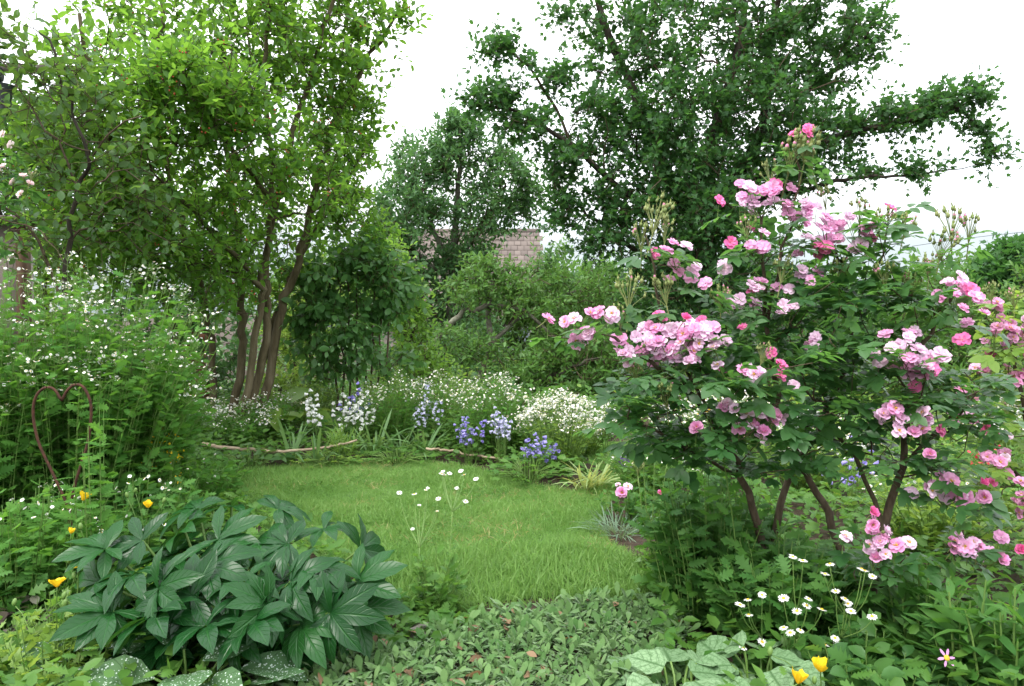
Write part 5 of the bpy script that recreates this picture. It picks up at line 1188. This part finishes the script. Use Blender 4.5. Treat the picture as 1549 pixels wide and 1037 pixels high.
# ------------------------------------------------------------------ near edge plants
big_leaves('lungwort', 'lungwort with white-spotted leaves in front of the hellebore', gnd(290, 1075), 18, .2, .17, 'lungwort', OV6 + HRT, R=.2)
big_leaves('lungwort', 'small spotted lungwort rosette left of the bottom of the hellebore', gnd(150, 1040), 10, .17, .14, 'lungwort', OV6, R=.13)
HRT3 = [leaf_tpl([.5, .9, 1.0, .96, .84, .62, .3, 0], .08, .35, wave=.025), leaf_tpl([.5, .88, .98, .92, .8, .56, .28, 0], .14, .6, wave=.03), leaf_tpl([.5, .9, 1.0, .95, .82, .6, .3, 0], .04, .1, wave=.03)]
br = big_leaves('brunnera', 'silver heart-shaped leaves with dark green veins at the bottom edge', gnd(1030, 1085), 17, .125, .16, 'brunnera', HRT3, R=.18, up=-.05)
br = big_leaves('brunnera', 'silver veined heart leaves directly left of the two yellow poppies', gnd(1150, 1065), 16, .12, .18, 'brunnera', HRT3, R=.16, up=-.05)
herb('celandine', 'lime green deeply lobed foliage in the bottom left corner', 'plant', up_at(55, 2.3), .26, .24, 60, 'bright', LOB, .065, k=6, rb=.7)
herb('celandine', 'yellow-green lobed leaves between the poppy stems left of the hellebore', 'plant', up_at(95, 2.5), .16, .26, 30, 'lime', LOB, .06, k=5, rb=.7)
herb('bugle', 'patch of purple tinted leaves beneath the lowest yellow poppy', 'plant', up_at(20, 2.65), .22, .16, 45, 'purpleleaf', OV6, .075, k=4, rb=.8)
herb('herb_clump', 'mid green lobed herb clump at the left edge above the purple leaves', 'plant', up_at(20, 2.85), .3, .34, 80, 'feverdark', PIN, .09, k=8, rb=.7)
# felted grey-green carpet along the bottom
SPO = [leaf_tpl([.10, .14, .26, .36, .38, .28, 0], .10, .35), leaf_tpl([.1, .14, .24, .34, .36, .26, 0], .16, .8), leaf_tpl([.1, .15, .28, .38, .4, .3, 0], .05, .0)]
poly = np.array([gnd(*p)[:2] for p in [(370, 1110), (385, 1000), (470, 1000), (600, 992), (660, 968), (740, 948), (830, 928), (960, 912), (1040, 945), (1030, 1110)]])
xy = fill(poly, 1000); xy = xy[vnoise(xy, 6, 31) > -.42]; z0 = .008 + .02*RNG.random(len(xy)) ; mb = MB()
for i in range(8):
    a = uni(0, 6.28, len(xy)); rr = uni(0, .02, len(xy)); el = uni(.2, 1.4, len(xy)); zz = z0 + .03*RNG.random(len(xy))
    p = np.stack([xy[:, 0] + np.cos(a)*rr, xy[:, 1] + np.sin(a)*rr, zz], 1)
    scatter(mb, SPO, p, np.stack([np.cos(a), np.sin(a), np.tan(el)*.8], 1), np.stack([-np.cos(a)*.3, -np.sin(a)*.3, np.ones(len(xy))], 1) + rnd(len(xy))*.3, uni(.024, .062, len(xy))*(1 + .3*vnoise(xy, 5, 2)))
x2 = fill(poly, 80); x2 = x2[(vnoise(x2, 4, 13) > -.2) & (x2[:, 1] < 2.95)]
for i in range(10):
    a = i*2.4 + uni(0, .5, len(x2)); hh = uni(.015, .07, len(x2)); n_ = len(x2)
    scatter(mb, SPO, np.stack([x2[:, 0] + np.cos(a)*.012, x2[:, 1] + np.sin(a)*.012, hh], 1), np.stack([np.cos(a), np.sin(a), uni(.2, 1.6, n_)], 1), np.stack([-np.cos(a)*.5, -np.sin(a)*.5, np.ones(n_)], 1) + rnd(n_)*.25, uni(.03, .065, n_), tone=uni(.3, 1, n_))
kind(mb.build('felted_ground_cover', M['silverfelt']), 'stuff')
e = fill(poly, 90); e = e[np.argsort(((e - gnd(680, 955)[:2])**2).sum(1))][:40]; e = np.concatenate([e, fill(poly, 50)]); mb = MB(); a = uni(0, 6.28, 90)
scatter(mb, OV6 + SPO, np.concatenate([e, uni(.02, .07, (90, 1))], 1), np.stack([np.cos(a), np.sin(a), uni(-.2, .4, 90)], 1), np.array([0, 0, 1.]) + rnd(90)*.5, uni(.03, .065, 90)); kind(mb.build('dry_leaves', M['dryleaf']), 'stuff')
M['stone'] = noisemat('mossy_stone', [(.05, .055, .04), (.13, .12, .10), (.2, .19, .17)], 9, 10, bump=.8, dist=.02)
def stone(label, p, s):
    v = []; mb = MB(); ball(mb, [(0, 0, 0)], 1, 0, 10, 16); V = mb.V[0]
    V *= (1 + .12*np.sin(V[:, :1]*5 + s[0]*90) + .1*np.sin(V[:, 1:2]*7 + V[:, 2:3]*4)); V *= np.array(s); V += np.array(p); tag(mb.build('stone', M['stone']), label, 'stone', None)
cover('weeds', [(560, 920), (650, 915), (720, 940), (700, 985), (600, 1000), (540, 985)], 420, 'herb', PIN + OV, .05, .07)
stone('flat weathered edging stone between hellebore and the felted carpet', gnd(640, 965) + np.array([0, 0, .01]), (.09, .06, .035))

# thin-stemmed daisies at the lawn's near edge
def daisy_plant(label, base, hds, leafmat_='herb', meshes=None, name='daisy_plant', lf_n=16, tpl=None, s=1.0, fork=.6, leaf=.05, group='daisies'):
    t = thing(name, label, 'flower', (base[0], base[1], 0), group); st, lf = MB(), MB()
    hp = [at(*h) for h in hds]; ctr = np.mean(hp, 0); f = np.array(base)*(1-fork) + ctr*fork; f[:2] = np.array(base)[:2]*(1-fork*.7) + ctr[:2]*fork*.7
    tube(st, [np.array(base), np.array(base)*.5 + f*.5 + np.array([uni(-.015, .015), 0, 0]), f], .0028, .002, 6, 10)
    for p in hp:
        tube(st, [f, f*.5 + p*.5 + (p - f)*np.array([.15, .15, -.05]), p - np.array([0, 0, .012])], .0018, .0011, 5, 8)
        inst('flower_head', meshes[int(RNG.integers(len(meshes)))], t, p, face_rot((uni(-.35, .35), uni(-.55, .1), 1), uni(0, 6)), s*uni(.85, 1.12))
    q = np.linspace(.03, .9, lf_n); P = np.array(base) + (f - np.array(base))*q[:, None]; a = np.arange(lf_n)*2.4
    scatter(lf, tpl or LAN, P, np.stack([np.cos(a), np.sin(a), uni(.1, .8, lf_n)], 1), np.array([0, 0, 1.]) + rnd(lf_n)*.3, leaf*(1.4 - q))
    lf.build('foliage', M[leafmat_], t); st.build('stem', M['stem'], t)
    return t
daisy_plant('tall thin-stemmed white daisies leaning over the lawn, the fuller of two plants', gnd(678, 915), [(670, 713, 3.2), (697, 712, 3.2), (720, 724, 3.2), (691, 738, 3.2), (672, 718, 3.25), (680, 716, 3.15), (702, 718, 3.25), (704, 758, 3.2), (668, 716, 3.2)], meshes=FLEA, fork=.75, lf_n=26)
daisy_plant('thin-stemmed white daisies left of the fuller plant on the lawn edge', gnd(632, 930), [(604, 745, 3.1), (627, 747, 3.1), (644, 741, 3.1), (663, 754, 3.1), (661, 773, 3.1), (624, 800, 3.1), (634, 764, 3.1), (647, 738, 3.15)], meshes=FLEA, fork=.6, lf_n=26, s=.9)
herb('willowherb', 'small upright green weed at the foot of the thin daisies', 'plant', gnd(655, 925), .14, .26, 16, 'herb', PIN, .06, k=8)
z = lambda x, y, Y=2.3: (1020 + x/1.994, 517 + y/1.994, Y)
FD = [[(222, 777), (198, 793), (225, 823), (265, 763)], [(330, 773), (405, 775), (400, 795), (445, 807), (370, 812)], [(330, 862), (350, 877), (380, 870)], [(515, 775), (525, 790), (533, 812), (597, 828), (487, 752)],
      [(565, 685), (598, 707), (470, 670), (455, 700), (575, 690)], [(207, 922), (265, 905)], [(455, 914), (485, 893), (492, 913)], [(358, 648), (388, 660)]]
FB = [(300, 940), (370, 960), (350, 970), (500, 960), (540, 900), (230, 990), (480, 985), (380, 800)]
FL = ['feverfew daisies on a forked stem left of the main white daisy cluster', 'bright cluster of five feverfew daisies under the rose bush', 'three feverfew daisies below the cluster of five', 'feverfew daisies in a loose column below the lowest roses', 'feverfew daisies directly beneath the hanging pink rose cluster',
      'pair of low feverfew daisies above the silver leaves', 'feverfew daisies low down just above the yellow poppies', 'two small feverfew daisies at the rose stem']
for i, (hd, fb_, lab) in enumerate(zip(FD, FB, FL)):
    q = z(*fb_); daisy_plant(lab, up_at(q[0], 2.34), [z(x, y, 2.25 + uni(-.03, .05)) for x, y in hd], 'feverdark', DAISY, 'feverfew', 14, PIN, 1.0, .55, .075, group='feverfew daisies under the rose bush')
daisy_plant('few feverfew daisies among the left roses of the big bush', up_at(1125, 2.78), [z(105, 205, 2.4), z(70, 218, 2.4), z(98, 212, 2.4)], 'feverdark', DAISY, 'feverfew', 14, PIN, .9, .85, .075, group='feverfew daisies under the rose bush')
# lobed foliage under and left of the rose
for px, Y, R, h, n, lab in ((1080, 2.9, .3, .62, 90, 'upright lobed chrysanthemum foliage left of the rose stems'), (1180, 2.65, .3, .42, 90, 'lobed chrysanthemum foliage at the foot of the rose stems'), (1050, 3.35, .2, .36, 50, 'lobed foliage behind the dark soil pocket'), (1270, 2.75, .26, .3, 60, 'low lobed foliage between the right rose stems')):
    herb('chrysanthemum', lab, 'plant', up_at(px, Y), R, h, n, 'feverdark', PIN, .085, k=10, rb=.6, tiny=.8)
herb('epimedium', 'yellow-green low leaves at the edge of the dark soil pocket', 'plant', gnd(1015, 868), .17, .16, 34, 'lime', OV6, .06, k=4, rb=.8)
cover('undergrowth', [(985, 905), (1060, 868), (1330, 880), (1420, 1100), (1300, 1110), (1250, 960), (1000, 950)], 1200, 'feverdark', PIN + OV6, .085, .16)
# small plants at the lawn's right edge
fan_blades('pinks', 'grey-blue tuft of fine leaves on the right lawn edge', 'plant', gnd(935, 806), 140, .17, 'bluegrass', spread=1.3, wid=.5, R=.14)
sr = herb('peony', 'small leafy peony with a double pink bloom beside the lawn', 'flower', gnd(955, 790), .2, .22, 30, 'feverdark', OV6, .07, k=6, rb=.5)
bloom(sr, at(941, 745, 4.0), 'pink', (-.2, -.8, .4), 1.3); bloom(sr, at(950, 736, 4.05), 'palepink', (.3, -.5, .7), 1.0); bloom(sr, at(998, 746, 4.0), 'hotpink', (.2, -.6, .6), .8); bloom(sr, at(935, 733, 4.05), 'palepink', (-.3, -.2, .9), .8)
def lychnis(label, px, py, tops, Y):
    b = up_at(px, Y); t = thing('rose_campion', label, 'flower', tuple(b), 'tall budded stems beside the lawn'); st, lf = MB(), MB()
    for q in tops:
        p = at(q[0], q[1], Y); tube(st, [b + np.array([uni(-.03, .03), uni(-.03, .03), 0]), b*.5 + p*.5, p], .003, .002, 5, 8)
        inst('bud_spray', SPRAY[1], t, p, (0, 0, uni(0, 6)), .6)
    k_ = 14; a = uni(0, 6.28, k_); scatter(lf, SPO, np.tile(b, (k_, 1)) + np.array([0, 0, .05]), np.stack([np.cos(a), np.sin(a), uni(.2, 1.2, k_)], 1), np.array([0, 0, 1.]) + rnd(k_)*.2, uni(.06, .1, k_))
    lf.build('foliage', M['silverfelt'], t); st.build('stem', M['stem'], t)
lychnis('group of tall thin budded stems rising beside the dark soil pocket', 988, 880, [(972, 690), (990, 685), (1010, 690), (1025, 700), (965, 720)], 3.3)
# behind the rose
herb('feverfew', 'white feverfew drift seen beneath the left rose branches', 'flower', up_at(1090, 5.6), .5, .62, 130, 'herb', PIN, .07, flower=fv(7, .04, .022), k=7)
herb('feverfew', 'white feverfew seen between the rose stems', 'flower', up_at(1220, 4.9), .4, .55, 90, 'bright', PIN, .07, flower=fv(6, .04, .022), k=7)
herb('feverfew', 'white flower mass at the right edge behind the second rose', 'flower', up_at(1525, 5.2), .26, .62, 90, 'bright', PIN, .06, flower=fv(12, .045, .02), k=6)
herb('dames_rocket', 'white flower spike by the far lawn strip', 'flower', gnd(918, 690), .08, .42, 7, 'herb', LAN, .07, flower=dict(t='corymb', c='white', m=12, r=.04, s=.026), k=6)
herb('pansy', 'deep violet flowers near the far lawn strip', 'flower', gnd(948, 722), .07, .16, 8, 'herb', OV6, .04, flower=dict(t='dots', c='violet', m=3, r=.02, s=.04), k=4)
herb('herb_clump', 'leafy green clump with small white flowers on the right lawn bend', 'plant', up_at(985, 4.6), .32, .42, 90, 'herb', OV + PIN, .065, flower=fv(4, .03, .015, .35), k=9)
herb('herb_clump', 'dark leafy clump behind the small pink peony', 'plant', up_at(1010, 5.4), .36, .5, 100, 'feverdark', PIN + OV, .07, flower=fv(4, .03, .016, .4), k=9)
herb('red_flower', 'small red-flowered plant behind the second rose', 'flower', up_at(1492, 4.6), .10, .34, 14, 'herb', LAN, .06, flower=dict(t='dots', c='redpetal', m=4, r=.03, s=.02), k=6)
herb('columbine', 'violet columbine behind the rose stems', 'flower', up_at(1285, 4.2), .16, .62, 9, 'bright', LOB, .06, flower=dict(t='bells', c='blue', m=3, s=.03), k=6)
herb('herb_clump', 'bright grassy clump with daisies at the rose stems', 'plant', up_at(1420, 3.6), .36, .44, 90, 'bright', OVS + LAN, .08, flower=fv(3, .03, .018, .25), k=9)
herb('herb_clump', 'fine dark green bush under the second rose', 'plant', up_at(1540, 4.6), .36, .42, 110, 'herb', LAN, .07, k=9)
for px, Y, lab in ((1478, 2.15, 'tall leafy phlox stems at the bottom right'), (1545, 2.05, 'tall leafy phlox stems cut by the right edge'), (1400, 2.45, 'leafy phlox shoots behind the tall right stems')):
    herb('phlox', lab, 'plant', up_at(px, Y), .14, .42, 13, 'feverdark', LAN, .135, k=13, rb=.6, tiny=.8, r=.005, up=.3)
herb('herb_clump', 'broad dark leaved clump at the bottom right below the daisies', 'plant', up_at(1330, 2.2), .2, .22, 26, 'lilac', OV6, .10, k=6, rb=.8)
sp = herb('cranesbill', 'pinkish single flower above dark leaves near the bottom right', 'flower', up_at(1425, 2.12), .14, .17, 24, 'rose_leaf', OV6, .06, k=6, rb=.8)
inst('bloom', daisy_mesh('bloom', 6, .024, 9, 'lilacpink'), sp, at(1432, 995, 2.05), face_rot((.1, -.8, .5)), 1.0)
herb('grass_tuft', 'fine grass blades crossing the bottom right corner', 'plant', up_at(1500, 2.3), .2, .34, 8, 'longgrass', STRAP, .22, k=8, up=1.0, nj=.8)

# ------------------------------------------------------------------ two dry sticks laid along the border edge
mb = MB(); tube(mb, [at(306, 671, 5.75), at(330, 676, 5.74), at(375, 680, 5.72), at(425, 683, 5.7), at(480, 678, 5.72), at(512, 673, 5.75), at(540, 665, 5.78)], .016, .007, 8, 40, jit=.003)
tag(mb.build('stick', M['stick']), 'long bent dry stick edging the border below the serviceberry', 'stick')
mb = MB(); tube(mb, [at(645, 678, 5.8), at(672, 680, 5.78), at(705, 686, 5.75), at(745, 692, 5.72), at(775, 695, 5.7), at(798, 701, 5.68)], .010, .006, 8, 36, jit=.004)
tag(mb.build('stick', M['stick']), 'thinner dry stick edging the border below the blue campanula', 'stick')
